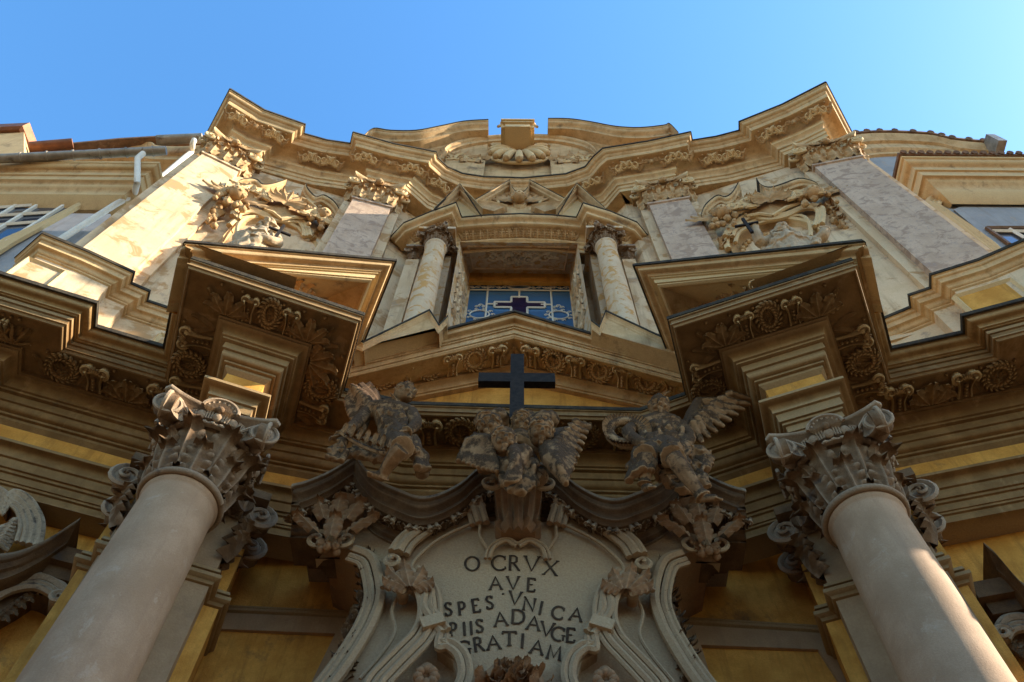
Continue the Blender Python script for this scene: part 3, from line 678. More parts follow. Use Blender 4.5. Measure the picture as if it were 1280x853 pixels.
for sg, pxc in ((-1, (545, 309)), (1, (757, 308))):
    Cn = H(pxc[0], pxc[1], AP_N); c = MB(); r = .225
    lathe(c, Cn, [(r*1.13, 13.15), (r*1.13, 14.6), (r*1.12, 15.297), (r*1.0, 17.576), (r*1.02, 17.618), (r*1.12, 17.65), (r*1.12, 17.703), (r, 17.724)], 40)
    o = c.build('aedicule_column', M['patchy'], church, 50)
    c = MB(); composite_capital(c, Cn, 17.724, r*.95, .5, -pi/2-sg*.35*-1, seed=3); c.build('capital', M['capital'], o, 50)
    # pier behind the column, with a small outer pilaster
    c = MB(); box(c, Cn+Vector((sg*.1, .62, -17.8+15.7)), XR, Vector((0, 1, 0)), UPZ, .42, .3, 2.5); box(c, (Cn.x, Cn.y+.25, 18.26), XR, Vector((0, 1, 0)), UPZ, .42, .55, .06); c.build('pier', M['patchy'], o, 20)
    c = MB(); q = Cn+Vector((sg*.52, .5, 0)); box(c, (q.x, q.y, 15.825), XR, Vector((0, 1, 0)), UPZ, .15, .25, 1.85); c.build('outer_pilaster', M['pale'], o, 20)
    c = MB()
    for k in range(2): leaf(c, Vector((q.x, q.y-.26, 17.671+.15*k)), XR, UPZ, FR, .38, .3, .34, 4, .1, 6, 8, .65)
    spiral(c, Vector((q.x+sg*.12, q.y-.33, 18.062)), XR*sg, UPZ, FR, .11, 1.6, .03, a0=pi/2, sgn=-1); box(c, (q.x, q.y-.08, 18.167), XR, Vector((0, 1, 0)), UPZ, .2, .32, .05)
    c.build('side_capital', M['capital'], o, 50)
# pediment fragments of the aedicule
def fragment(px, Y, notch=None):
    pts = [V(x, y, Y) for x, y in px]
    c = MB(); sweep(c, [tuple(p) for p in pts], rnd_prof([(-.8, .03), (0, 0), (0, -.05), (-.08, -.14, .2), (-.1, -.24), (-.22, -.26), (-.24, -.42), (-.3, -.5), (-.3, -3)]), zrel=True, face=FR, floor=19.201)
    o = c.build('pediment_fragment', M['tanup'], church)
    c = MB(); sweep(c, [tuple(p) for p in pts], [(-.06, .03), (.012, .02), (.015, -.02), (-.01, -.03)], zrel=True, face=FR); c.build('weather_and_shade_capping', M['lichen_and_shade'], o)
    return o
fragment([(542, 262), (575, 229.8), (602, 270)], 6.435); fragment([(696, 270), (721, 229), (756, 260)], 6.435)
fr = fragment([(592, 251), (637, 225), (640, 234), (644, 239), (650, 240.5), (656, 239), (660, 234), (662, 225), (706, 248)], 6.699)
c = MB(); O = V(649, 252, 6.91); cherub_relief(c, O, XR, UPZ, FR, .45)
for sg in (-1, 1):
    for k in range(3): spiral(c, O+XR*sg*(.7+.28*k)-UPZ*(.1+.25*k), XR*sg, UPZ, FR, .22, 1.4, .05)
    leaf(c, O+XR*sg*.3-UPZ*.5, UPZ, XR*sg, FR, 1.1, .5, .2, 4, .1)
    box(c, O+XR*sg*.75-UPZ*.75, (XR*.8+UPZ*.6*sg).normalized(), FR, (UPZ*.8-XR*.6*sg).normalized(), .3, .1, .2)
c.build('cherub_relief', M['reliefup'], fr, 50)
# ---- reveal, lintel panel and window
WY = 7.965
JL, JR = V(585, 358, WY), V(713, 356, WY)
wz1 = V(650, 352, WY).z; wz0 = 13.3
pin = H(650, 311, 18.199)
c = MB()
jl0 = H(575, 311, 18.199); jr0 = H(722, 311, 18.199)
zt = V(650, 342, WY).z
# splayed jambs and sloped lintel
c.add([Vector((jl0.x, pin.y-.15, wz0)), Vector((JL.x, WY, wz0)), Vector((JL.x, WY, zt)), Vector((jl0.x, pin.y-.15, 18.199))], [(0, 1, 2, 3)])
c.add([Vector((jr0.x, pin.y-.15, wz0)), Vector((JR.x, WY, wz0)), Vector((JR.x, WY, zt)), Vector((jr0.x, pin.y-.15, 18.199))], [(0, 1, 2, 3)])
c.add([Vector((jl0.x, pin.y-.15, 18.199)), Vector((jr0.x, pin.y-.15, 18.199)), Vector((JR.x, WY, zt)), Vector((JL.x, WY, zt))], [(0, 1, 2, 3)])
rev = c.build('window_reveal', M['patchy'], church, 0)
c = MB()
Ns = Vector((0, zt-18.199, -(WY-pin.y+.15))).normalized(); 
if Ns.z > 0: Ns = -Ns
Vs = Vector((0, WY-pin.y+.15, zt-18.199)); Ls = Vs.length; Vs.normalize()
Om = Vector(((jl0.x+jr0.x)/2, pin.y-.15, 18.199))
wA, wB = (jr0.x-jl0.x)/2, (JR.x-JL.x)/2
fr4 = [Om+XR*(-wA*.86)+Vs*Ls*.12, Om+XR*(wA*.86)+Vs*Ls*.12, Om+XR*(wB*.92)+Vs*Ls*.85, Om-XR*(wB*.92)+Vs*Ls*.85]
for j in range(4): tube(c, [fr4[j]+Ns*.01, fr4[(j+1) % 4]+Ns*.01], .025, 4)
arabesque(c, Om+Vs*Ls*.48+Ns*.01, XR, Vs, Ns, 1.7, Ls*.52, .04); rosette(c, Om+Vs*Ls*.48+Ns*.01, XR, Vs, Ns, .2)
arabesque(c, Om+Vs*Ls*.32+Ns*.01, XR, Vs, Ns, .8, Ls*.3, .025)
for sg, J0, J1 in ((-1, jl0, JL), (1, jr0, JR)):
    U = Vector((J1.x-J0.x, WY-pin.y+.15, 0)); w_ = U.length; U.normalize(); Nj = Vector((-U.y*sg, U.x*sg, 0)); Nj = Nj if Nj.x*sg < 0 else -Nj
    base = Vector((J0.x, pin.y-.15, 15.403))+U*w_*.5
    for k in range(3): arabesque(c, base+UPZ*k*.75, UPZ, U, Nj, .75, w_*.7, .028)
c.build('stucco_scrolls', M['pale'], rev, 50)
c = MB(); box(c, ((JL.x+JR.x)/2, WY+.06, (wz1+zt)/2+.1), XR, Vector((0, 1, 0)), UPZ, (JR.x-JL.x)/2+.1, .05, (zt-wz1)/2+.1); c.build('lintel', M['ochre'], church, 0)
win = MB(); GYY = WY+.18
win.add([Vector((JL.x-.1, GYY, wz0)), Vector((JR.x+.1, GYY, wz0)), Vector((JR.x+.1, GYY, zt+.1)), Vector((JL.x-.1, GYY, zt+.1))], [(0, 1, 2, 3)])
wino = win.build('stained_window', M['glass'], church, 0)
c = MB(); W0, W1 = JL.x, JR.x; wx = (W0+W1)/2; fy = GYY-.03
def bar(x0, z0, x1, z1, r=.022): tube(c, [Vector((x0, fy, z0)), Vector((x1, fy, z1))], r, 4, up=(0, 1, 0))
ztop = V(650, 357, GYY).z; zr = V(650, 364.5, GYY).z; zc = V(650, 382, GYY).z
xl = V(609, 372, GYY).x; xr_ = V(689, 372, GYY).x
bar(W0-.05, zr, W1+.05, zr); bar(xl, wz0, xl, ztop+.2); bar(xr_, wz0, xr_, ztop+.2); bar(wx, zr, wx, zc+.35); bar(xl, zc, xl+.25, zc); bar(xr_-.25, zc, xr_, zc)
zA, zB = V(650, 373, GYY).z, V(650, 386, GYY).z; z1c, z2c = V(650, 379.5, GYY).z, V(650, 386, GYY).z
xa, xb = V(618, 382, GYY).x, V(681, 382, GYY).x; xc, xd = V(639, 382, GYY).x, V(659, 382, GYY).x
zbot = z2c-(zA-z1c)*1.3
cr = [(xa, z1c), (xc, z1c), (xc, zA), (xd, zA), (xd, z1c), (xb, z1c), (xb, z2c), (xd, z2c), (xd, zbot), (xc, zbot), (xc, z2c), (xa, z2c)]
for j in range(12): bar(*cr[j], *cr[(j+1) % 12], .028)
c.build('leading', M['white'], wino, 0)
k = MB(); prism(k, [Vector((x, fy+.01, z)) for x, z in cr], Vector((0, -.012, 0))); k.build('glass_cross', M['purple'], wino, 0)
c = MB()
for cx in (W0+.32, W1-.32):
    zz = V(650, 395, GYY).z
    tube(c, [Vector((cx+.22*cos(a), fy, zz+.2*sin(a))) for a in [2*pi*i/20 for i in range(21)]], .018, 5, up=(0, 1, 0))
    for i in range(10):
        a = 2*pi*i/10; spiral(c, Vector((cx+.29*cos(a), fy, zz+.27*sin(a))), XR, UPZ, FR, .05, 1.2, .012, n=8, k=4)
    for i in range(3): spiral(c, Vector((cx+(i-1)*.08, fy, zz+.48-.08*abs(i-1))), XR, UPZ, FR, .06, 1.2, .014, n=8, k=4)
zz = (ztop+zr)/2
for cx, n_ in ((W0+.3, 4), (wx-.55, 4), (wx+.55, 4), (W1-.3, 4)):
    for i in range(n_): spiral(c, Vector((cx+(i-1.5)*.14, fy, zz)), XR, UPZ*(1 if i % 2 else -1), FR, .07, 1.3, .015, n=10, k=4)
tube(c, [Vector((wx+.26*cos(a), fy, zz+.10*sin(a))) for a in [2*pi*i/20 for i in range(21)]], .02, 5, up=(0, 1, 0))
c.build('tracery', M['white'], wino, 0)
# small pedestal gables either side of the window foot, hiding the column feet
for px, body in (([(440, 438), (455, 431), (537, 391), (549, 410), (556, 421)], [(440, 446), (556, 424)]), ([(742, 424), (749, 412), (757, 392), (838, 430), (852, 438)], [(742, 428), (852, 447)])):
    Yg = 6.58; A_, B_ = (R2L, AP) if px[0][0] < 600 else (AP, R2R)
    zr_ = lambda x: A_.z+(B_.z-A_.z)*(x-A_.x)/(B_.x-A_.x)+.02
    pts = [V(x, y, Yg) for x, y in px]; pts[0].z = min(pts[0].z, zr_(pts[0].x)+.2); pts[-1].z = max(pts[-1].z, zr_(pts[-1].x)+.06); pts[0].z = max(pts[0].z, zr_(pts[0].x)+.06)
    c = MB(); prism(c, [p+YA_*.02-UPZ*.05 for p in pts]+[Vector((p.x, Yg+.02, zr_(p.x)-.16)) for p in (pts[-1], pts[0])], Vector((0, .6, 0))); o = c.build('pedestal_gable', M['tanup'], church, 0)
    c = MB(); sweep(c, [tuple(p) for p in pts], [(-.5, .03), (.05, 0), (.05, -.05), (.03, -.06), (.0, -.12), (.0, -.15), (-.02, -.2)], zrel=True); c.build('gable_moulding', M['tanup'], o, 20)
    c = MB(); sweep(c, [tuple(p) for p in pts], [(-.4, .06), (.06, .04), (.065, -.03), (.04, -.04)], zrel=True); c.build('weather_and_shade_capping', M['lichen_and_shade'], o)

# ================================================================== LOWER PIERS, STRING COURSE, PANELS
YA = Vector((0, 1, 0))
for side, sg in (('L', -1), ('R', 1)):
    Cn, t, Nn, ang = fdir[side]; C0 = Vector((Cn.x, Cn.y, 0))
    back = C0-Nn*.95
    c = MB(); box(c, back-Nn*.6+UPZ*((8.9-CZ)/2), t, Nn, UPZ, .62, .9, (8.9+CZ)/2); pier = c.build('pier', M['frame'], church, 20)
    c = MB(); box(c, back-Nn*.9+UPZ*((8.88-CZ)/2), t, Nn, UPZ, .80, .9, (8.88+CZ)/2); c.build('outer_pier', M['ochre'], church, 20)
    # capitals of the pier: corner volutes and leaves behind the column
    for s2 in (-1, 1):
        c = MB()
        q = back+t*(s2*.62)+Nn*.28
        for k in range(2):
            leaf(c, q+UPZ*(7.55+.22*k), Nn, (UPZ+t*s2*.1).normalized(), t*s2, .55, .5, .34, 4, .12, 8, 10, .65)
            leaf(c, q-Nn*.4+UPZ*(7.55+.22*k), Nn, (UPZ+t*s2*.1).normalized(), t*s2, .55, .5, .34, 4, .12, 8, 10, .65)
        for d in (.05, -.5):
            spiral(c, q+Nn*d+t*s2*.22+UPZ*8.38, t*s2, UPZ, Nn, .2, 1.8, .045, a0=pi/2, sgn=-1, rise=.08)
            tube(c, [q+Nn*(d-.2)+t*s2*.22+UPZ*8.38, q+Nn*(d+.02)+t*s2*.22+UPZ*8.38], .15, 12)
        box(c, q-Nn*.2+t*s2*.06+UPZ*8.62, t, Nn, UPZ, .2, .42, .07)
        c.build('pier_capital', M['capital'], pier, 50)

# string course and framed panels on the centre wall and round the piers
Yw = CWy-.02
def wallstrip(px, Y, r, mt, par=None, nm='string_course'):
    c = MB(); pts = [V(x, y, Y) for x, y in px]
    for dz, rr in ((0, r), (-r*1.7, r*.7), (r*1.3, r*.6)): tube(c, [p+UPZ*dz for p in pts], rr, 6)
    return c.build(nm, M[mt], par or church, 40)
for side, a, b in (('L', (252, 762), (452, 771)), ('R', (838, 777), (1046, 790))):
    wallstrip([a, b], Yw, .045, 'tan')
fp = [((268, 786), (419, 792), (376, 880), (200, 880)), ((876, 806), (1023, 812), (1080, 900), (905, 900))]
for q in fp:
    P4 = [V(x, y, Yw-.04) for x, y in q]; c = MB(); cen = sum(P4, Vector())/4
    outer = [V(x, y, Yw-.04) for x, y in (((250, 765), (450, 773), (400, 900), (150, 900)) if q[0][0] < 600 else ((838, 780), (1046, 793), (1130, 930), (880, 930)))]
    for j in (0, 1, 3): c.add([outer[j], outer[(j+1) % 4], P4[(j+1) % 4], P4[j]], [(0, 1, 2, 3)]); c.add([P4[j], P4[(j+1) % 4], P4[(j+1) % 4]+YA*.05, P4[j]+YA*.05], [(0, 1, 2, 3)])
    c.build('panel_frame', M['frame'], church, 0)
for side in 'LR':
    Cn, t, Nn, ang = fdir[side]; C0 = Vector((Cn.x, Cn.y, 0)); back = C0-Nn*.95; s2 = 1 if side == 'L' else -1
    px = (230, 735) if side == 'L' else (1052, 762)
    zz = hat(px[0], px[1], back+t*s2*.62)
    c = MB(); pth = [back-t*.8-Nn*1.8, back-t*.8, back-t*.62, back-t*.62+Nn*.3, back+t*.62+Nn*.3, back+t*.62, back+t*.8, back+t*.8-Nn*1.8]
    sweep(c, [xy(p) for p in pth], [(0, zz+.12), (.05, zz+.11), (.06, zz+.06), (.03, zz+.05), (.03, zz+.01), (.09, zz-.0), (.09, zz-.05), (.04, zz-.08), (.03, zz-.12), (0, zz-.13)]); c.build('string_course', M['tan'], church, 30)

# ================================================================== CARTOUCHE
X0 = .02
def mirr(p): return Vector((2*X0-p[0], p[1], p[2]))
YK, YT = 6.37, 6.67
kl = [(365, 605), (385, 600), (415, 587), (445, 568), (456, 584), (472, 599), (500, 612), (525, 620), (550, 616), (577, 602), (600, 583), (622, 577), (643, 575)]
KL = [V(x, y, YK) for x, y in kl]
KLs = [tuple(p) for p in KL]
ps = smooth_path(KLs, 4, keep=(3,))
def curved(p): return p
endL = [(ps[0][0]-.03, 7.45, ps[0][2]), ]
cart = None
kprof = rnd_prof([(-1.7, .02), (-.02, .02), (0, 0), (0, -.05), (-.04, -.07), (-.10, -.16, .2), (-.13, -.20), (-.13, -.25), (-.16, -.26), (-.19, -.31), (-.36, -.32), (-.36, -.35), (-.41, -.40, -.2), (-.43, -.42), (-.46, -.43), (-.46, -.47), (-.9, -.47)])
c = MB()
body_out = [(443, 650), (400, 640), (405, 672), (443, 690), (464, 700), (471, 716), (474, 748), (466, 778), (455, 800), (436, 830), (405, 872), (380, 900)]
BL = [V(x, y, 6.87) for x, y in body_out]; ztop_ = KL[6].z-.3
poly = [BL[0]+UPZ*.25]+BL[1:]+[mirr(p) for p in reversed(BL[1:])]+[mirr(BL[0]+UPZ*.25), mirr(Vector((KL[10].x, 6.87, KL[10].z-.2))), Vector((KL[10].x, 6.87, KL[10].z-.2))]
prism(c, poly, YA*1.15)
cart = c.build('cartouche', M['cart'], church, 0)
for mr in (False, True):
    P = [ (p if not mr else tuple(mirr(p))) for p in ps]
    full = [endL[0]]+[tuple(p) for p in ps]
    full = full if not mr else [tuple(mirr(p)) for p in reversed(full)]
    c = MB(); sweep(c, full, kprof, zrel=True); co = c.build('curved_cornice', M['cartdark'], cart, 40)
    c = MB()                              # leaves hanging in the soffit
    seq = [Vector(p) for p in full if abs(p[1]-YK) < .01]
    for i in range(1, len(seq)-1, 2):
        p = seq[i]; tt = (seq[i+1]-seq[i-1]).normalized(); N = Vector((tt.z, 0, -tt.x)); N = N if N.z < 0 else -N
        if i % 4 == 1: leaf(c, p+Vector((0, .35, -.325)), tt, -YA, N, .17, .2, .18, 3, .12, 8, 10)
        else: console(c, p+Vector((0, .35, -.325)), tt, -YA, N, .16, .12, .03)
    c.build('carved_soffit', M['cartdark'], co, 50)
# tablet slab
tab = [(611, 652), (598, 625), (556, 641), (517, 661), (492, 684), (488, 704), (505, 725), (528, 745), (532, 770), (546, 785), (550, 800), (546, 812), (566, 826), (572, 850), (560, 880)]
TBL = [V(x, y, 6.72) for x, y in tab]
c = MB(); prism(c, TBL+[mirr(p) for p in reversed(TBL)], YA*.17); c.build('inscription_tablet', M['cart'], cart, 0)
# moulded frame pieces, each side
def bandpx(c, px, offs, rr, Y=YT, mr=False, k=5):
    pts = smooth_path([tuple(V(x, y, Y)) for x, y in px], 5)
    P = [Vector(p) for p in pts]
    for off, r in zip(offs, rr):
        Q = []
        for i, p in enumerate(P):
            tt = (P[min(i+1, len(P)-1)]-P[max(i-1, 0)]).normalized(); nn = Vector((-tt.z, 0, tt.x)); q = p+nn*off-YA*(r*.6)
            Q.append(mirr(q) if mr else q)
        tube(c, Q, r, 6, up=(0, 1, 0))
def vol(c, px, R, mr, a0=0, sg=1, r=.035, Y=YT):
    p = V(px[0], px[1], Y); p = mirr(p) if mr else p
    spiral(c, p, XR*(-1 if mr else 1), UPZ, FR, R, 1.5, r, a0=a0, sgn=sg, rise=.08)
    tube(c, [p+YA*.12, p-YA*.02], R*.9, 16)
for mr in (False, True):
    c = MB()
    bandpx(c, [(608, 656), (603, 640), (598, 624)], (0, .09, .17), (.045, .05, .035), mr=mr)
    bandpx(c, [(598, 624), (575, 632), (548, 645), (520, 661), (500, 677), (490, 692)], (0, .09, .18), (.05, .06, .04), mr=mr)
    vol(c, (492, 703), .10, mr, pi/2, 1)
    bandpx(c, [(611, 690), (600, 672), (598, 655), (575, 662), (545, 678), (520, 700), (513, 715)], (0,), (.02,), mr=mr)
    bandpx(c, [(612, 700), (617, 686), (632, 678), (641, 682), (645, 684)], (0, .05), (.025, .02), mr=mr)
    bandpx(c, [(513, 715), (524, 728), (531, 745), (530, 762), (545, 785), (552, 794)], (0, .08), (.045, .04), mr=mr)
    p = V(541, 783, YT); p = mirr(p) if mr else p; box(c, p, (XR+UPZ*(.4 if not mr else -.4)).normalized(), YA, (UPZ+XR*(-.4 if not mr else .4)).normalized(), .12, .1, .07)
    bandpx(c, [(550, 796), (548, 812), (560, 812), (573, 824), (577, 845), (570, 865)], (0, .08), (.045, .04), mr=mr)
    c.build('moulded_frame', M['cart'], cart, 50)
    c = MB()
    bandpx(c, [(500, 742), (506, 734), (517, 737), (524, 750), (525, 772), (517, 792), (500, 810), (480, 830), (462, 850), (450, 875)], (0, .07, .14, .21), (.035, .03, .04, .03), mr=mr)
    vol(c, (503, 741), .07, mr, 0, 1)
    a = V(512, 738, YT-.05); a = mirr(a) if mr else a; acanth(c, a, XR, (UPZ-XR*(.3 if not mr else -.3)).normalized(), FR, .36, .5)
    bandpx(c, [(443, 690), (462, 698), (471, 714), (476, 748), (466, 780), (452, 806), (430, 840), (405, 872)], (0, -.1, -.16), (.06, .04, .03), Y=6.82, mr=mr)
    bandpx(c, [(500, 742), (490, 765), (494, 790), (480, 815), (450, 850)], (0,), (.02,), Y=6.80, mr=mr)
    c.build('side_scroll', M['cart'], cart, 50)
    # hanging garland
    c = MB(); rnd = random.Random(5+mr)
    gp = smooth_path([tuple(V(x, y, 6.97)) for x, y in ((455, 705), (461, 722), (461, 745), (456, 765), (448, 785), (440, 805), (433, 830), (425, 860))], 4)
    for i, p in enumerate(gp):
        p = Vector(p); p = mirr(p) if mr else p
        for k in range(3):
            d = Vector((rnd.uniform(-1, 1), -rnd.uniform(.2, .8), rnd.uniform(-.8, .8))).normalized()
            leaf(c, p+d*.03, d.orthogonal().normalized(), d, (FR+d*.2).normalized(), .17, .12, .5, 2, .2, 4, 6)
        if i % 3 == 0: blob(c, p-YA*.1, .06)
    c.build('leaf_garland', M['cartdark'], cart, 50)
    # corner bracket with a hanging flower
    c = MB()
    tp = V(425, 640, 6.7); bt = V(414, 690, 6.9); tp = mirr(tp) if mr else tp; bt = mirr(bt) if mr else bt
    s2 = 1 if mr else -1
    rows = []
    for i in range(9):
        q = i/8; w = .34-.14*q+.05*sin(q*7); y_ = 6.6+.55*q**1.6+.06*sin(q*6); z_ = tp.z+.2-(tp.z-bt.z+.1)*q; xx = tp.x+(bt.x-tp.x)*q
        yb_ = 7.85-.75*q; zb_ = z_-.0
        rows.append([Vector((xx-w, yb_, z_)), Vector((xx-w, y_+.12, z_)), Vector((xx-w*.6, y_, z_)), Vector((xx, y_-.06, z_)), Vector((xx+w*.6, y_, z_)), Vector((xx+w, y_+.12, z_)), Vector((xx+w, yb_, z_))])
    c.grid(rows); c.add(rows[-1], [tuple(range(7))])
    for k, (dx, dz, an) in enumerate(((0, .05, 0), (-.14, .0, .4), (.14, 0, -.4), (-.22, -.2, .8), (.22, -.2, -.8), (0, -.3, 0))):
        leaf(c, Vector((tp.x+dx, 6.62, tp.z-.25+dz)), XR, (UPZ*cos(an)-XR*sin(an)).normalized(), FR, .42, .24, .35, 4, .1, 8, 10)
    for s3 in (-1, 1): spiral(c, Vector((bt.x+s3*.17, 6.78, bt.z+.06)), XR*s3, UPZ, FR, .15, 1.5, .04, a0=pi/2, rise=.05)
    rosette(c, Vector((bt.x, 6.78, bt.z-.02)), XR, (UPZ*.7+YA*.7).normalized(), Vector((0, -.8, -.6)), .19)
    for i in range(5): blob(c, Vector((bt.x+.1*sin(i*2), 6.7+.02*i, bt.z-.14+.03*(i % 2))), .055)
    c.build('corner_bracket', M['cart'], cart, 50)
# centre bracket under the cherubs
c = MB(); tp = V(648, 600, 6.35); bt = V(646, 668, 6.6); rows = []
for i in range(13):
    q = i/12; w = .30-.10*q+(.06 if i in (10, 11) else 0); y_ = 6.25+.35*q**.8+.1*sin(q*5)
    z_ = tp.z+(bt.z-tp.z)*q; r_ = [Vector((tp.x-w, 7.3, z_))]
    for k in range(17):
        u = -1+k/8; r_.append(Vector((tp.x+w*u, y_-.035*cos(u*pi*4)+.08*u*u, z_)))
    r_.append(Vector((tp.x+w, 7.3, z_))); rows.append(r_)
c.grid(rows); c.add(rows[-1], [tuple(range(len(rows[-1])))])
for s3 in (-1, 1):
    spiral(c, Vector((tp.x+s3*.34, 6.3, tp.z-.15)), XR*s3, UPZ, FR, .14, 1.5, .04, a0=pi/2, rise=.05)
c.build('centre_bracket', M['cart'], cart, 50)
# helmeted bits at the foot of the cartouche
c = MB(); rnd = random.Random(3)
for k in range(40):
    x = rnd.gauss(641, 15); y = 846+abs(x-641)*.35+rnd.uniform(0, 14); p = V(x, y, 6.55); d = Vector((rnd.uniform(-1, 1), -.6, rnd.uniform(0, 1))).normalized()
    leaf(c, p, d.orthogonal().normalized(), d, FR, .22, .16, .5, 3, .2, 5, 6)
blob(c, V(641, 858, 6.68), (.32, .2, .3)); c.build('carved_crest', M['cart'], cart, 50)
for cx, cy in ((533, 846), (757, 850)):
    c = MB(); blob(c, V(cx, cy, 6.72), (.1, .12, .14), n=12, m=9)
    for k in range(8): a = k*.8; blob(c, V(cx, cy, 6.62)+XR*.08*cos(a)+UPZ*.08*sin(a), .055)
    c.build('carved_bud', M['cart'], cart, 50)

# ---- inscription, cut letters
GL_ = {
 'O': [[(.5+.48*sin(a), .5-.5*cos(a)) for a in [2*pi*i/24 for i in range(25)]]],
 'C': [[(.55+.5*cos(a), .5+.5*sin(a)) for a in [radians(45+i*14.5) for i in range(19)]], [(.9, .98), (.9, .72)], [(.9, .25), (.92, .1)]],
 'G': [[(.5+.5*cos(a), .5+.5*sin(a)) for a in [radians(48+i*14.5) for i in range(18)]], [(.86, .96), (.86, .72)], [(.86, .42), (.86, .05)], [(.72, .42), (1.0, .42)]],
 'R': [[(.15, 0), (.15, 1)], [(.15, 1), (.5, 1), (.68, .9), (.68, .62), (.5, .5), (.15, .5)], [(.45, .5), (.9, 0), (1.0, 0)], [(.03, 0), (.3, 0)], [(.03, 1), (.2, 1)]],
 'P': [[(.2, 0), (.2, 1)], [(.2, 1), (.55, 1), (.75, .88), (.75, .6), (.55, .45), (.22, .45)], [(.07, 0), (.36, 0)], [(.07, 1), (.25, 1)]],
 'D': [[(.12, 0), (.12, 1)], [(.12, 1), (.55, 1), (.88, .8), (.95, .5), (.88, .2), (.55, 0), (.12, 0)], [(0, 0), (.15, 0)], [(0, 1), (.15, 1)]],
 'V': [[(.05, 1), (.5, 0), (.95, 1)], [(-.08, 1), (.18, 1)], [(.82, 1), (1.08, 1)]],
 'A': [[(.05, 0), (.5, 1), (.95, 0)], [(.22, .36), (.78, .36)], [(-.08, 0), (.18, 0)], [(.82, 0), (1.08, 0)]],
 'X': [[(.08, 1), (.92, 0)], [(.92, 1), (.08, 0)], [(-.04, 1), (.2, 1)], [(.8, 1), (1.04, 1)], [(-.04, 0), (.2, 0)], [(.8, 0), (1.04, 0)]],
 'E': [[(.18, 0), (.18, 1)], [(.05, 1), (.8, 1), (.8, .86)], [(.18, .52), (.62, .52)], [(.05, 0), (.84, 0), (.84, .16)]],
 'S': [[(.8, .82), (.62, .98), (.35, .98), (.2, .8), (.3, .6), (.65, .44), (.8, .25), (.65, .03), (.35, .0), (.16, .16)], [(.8, .98), (.8, .78)], [(.16, .22), (.16, .0)]],
 'N': [[(.12, 0), (.12, 1), (.88, 0), (.88, 1)], [(0, 0), (.25, 0)], [(-.02, 1), (.14, 1)], [(.75, 1), (1.0, 1)]],
 'I': [[(.5, 0), (.5, 1)], [(.32, 0), (.68, 0)], [(.32, 1), (.68, 1)]],
 'T': [[(.5, 0), (.5, 1)], [(0, .84), (0, 1), (1, 1), (1, .84)], [(.32, 0), (.68, 0)]],
 'M': [[(.05, 0), (.14, 1), (.5, .12), (.86, 1), (.95, 0)], [(-.08, 0), (.18, 0)], [(.82, 0), (1.08, 0)]],
 '.': [[(.5, .0), (.5, .08)]]}
def letters(rows):
    c = MB(); Yl = 6.712
    for ch, x, y, w, h, rot in rows:
        cr_, sr = cos(radians(rot)), sin(radians(rot))
        for k, st in enumerate(GL_[ch]):
            pts = []
            for u, v in st:
                dx, dy = (u-.5)*w, (.5-v)*h
                pts.append(V(x+dx*cr_-dy*sr, y+dx*sr+dy*cr_, Yl))
            tube(c, pts, .0145 if len(st) > 2 or k == 0 else .010, 4, flat=.5, up=(0, 1, 0))
    return c
k = .390625
def q7(s_, pts, w=13, h=16):
    return [(ch, 400+k*x, 600+k*y, w*(.3 if ch == '.' else .55 if ch == 'I' else .8 if ch in 'ESPR' else 1), h, r) for ch, (x, y, r) in zip(s_, pts)]
L1 = [[('O', 400+k*487, 600+k*268, 18, 17, 0)], q7('CRVX', [(573, 266, 0), (622, 266, 2), (678, 268, 3), (738, 281, 6)], 19, 18),
      q7('A.VE', [(562, 330, -2), (586, 346, 0), (618, 330, 0), (677, 336, 4)], 16, 16), q7('SPES', [(411, 413, -6), (455, 411, -6), (500, 402, -9), (543, 392, -8)], 15, 16),
      q7('VNICA', [(625, 378, 6), (670, 398, 10), (707, 410, 12), (762, 425, 14), (820, 430, 10)], 16, 16),
      q7('PIIS', [(428, 478, -3), (462, 477, -4), (484, 474, -4), (511, 467, -6)], 15, 16), q7('ADAVGE', [(578, 445, -6), (634, 438, 2), (684, 458, 8), (727, 478, 10), (764, 493, 8), (803, 497, 4)], 17, 17),
      q7('GRATIAM', [(463, 538, -5), (508, 526, -8), (555, 520, -6), (606, 508, 0), (648, 515, 4), (695, 535, 10), (750, 552, 10)], 17, 17)]
for w_ in L1: letters(w_).build('engraved_word', M['grime'], cart, 0)

# ================================================================== CROSS
Yc_ = 5.95
def remeshed(mb, name, mt, parent, vox, disp=.0, dscale=.25, smooth_it=3, sub=False):
    o = mb.build(name, M[mt], parent, 0)
    md = o.modifiers.new('r', 'REMESH'); md.mode = 'VOXEL'; md.voxel_size = vox; md.use_smooth_shade = True
    s_ = o.modifiers.new('s', 'SMOOTH'); s_.iterations = smooth_it; s_.factor = .5
    if disp:
        tx = bpy.data.textures.new(name+'_t', 'CLOUDS'); tx.noise_scale = dscale; tx.noise_depth = 3
        d = o.modifiers.new('d', 'DISPLACE'); d.texture = tx; d.strength = disp; d.mid_level = .5
    dg = bpy.context.evaluated_depsgraph_get(); me = bpy.data.meshes.new_from_object(o.evaluated_get(dg))
    o.modifiers.clear(); old = o.data; o.data = me; bpy.data.meshes.remove(old)
    if not me.materials: me.materials.append(M[mt])
    me.shade_smooth()
    return o
cb = V(648, 520, Yc_); ct = V(645, 441, Yc_); al, ar = V(598, 470, Yc_), V(694, 471, Yc_)
cross = thing('iron_cross', (cb.x, cb.y, cb.z), 'large plain dark cross standing above the cherub heads on the cartouche', 'cross')
hw = (V(655, 480, Yc_).x-V(636, 480, Yc_).x)/2
za, zb = V(645, 464, Yc_).z, V(645, 475.5, Yc_).z
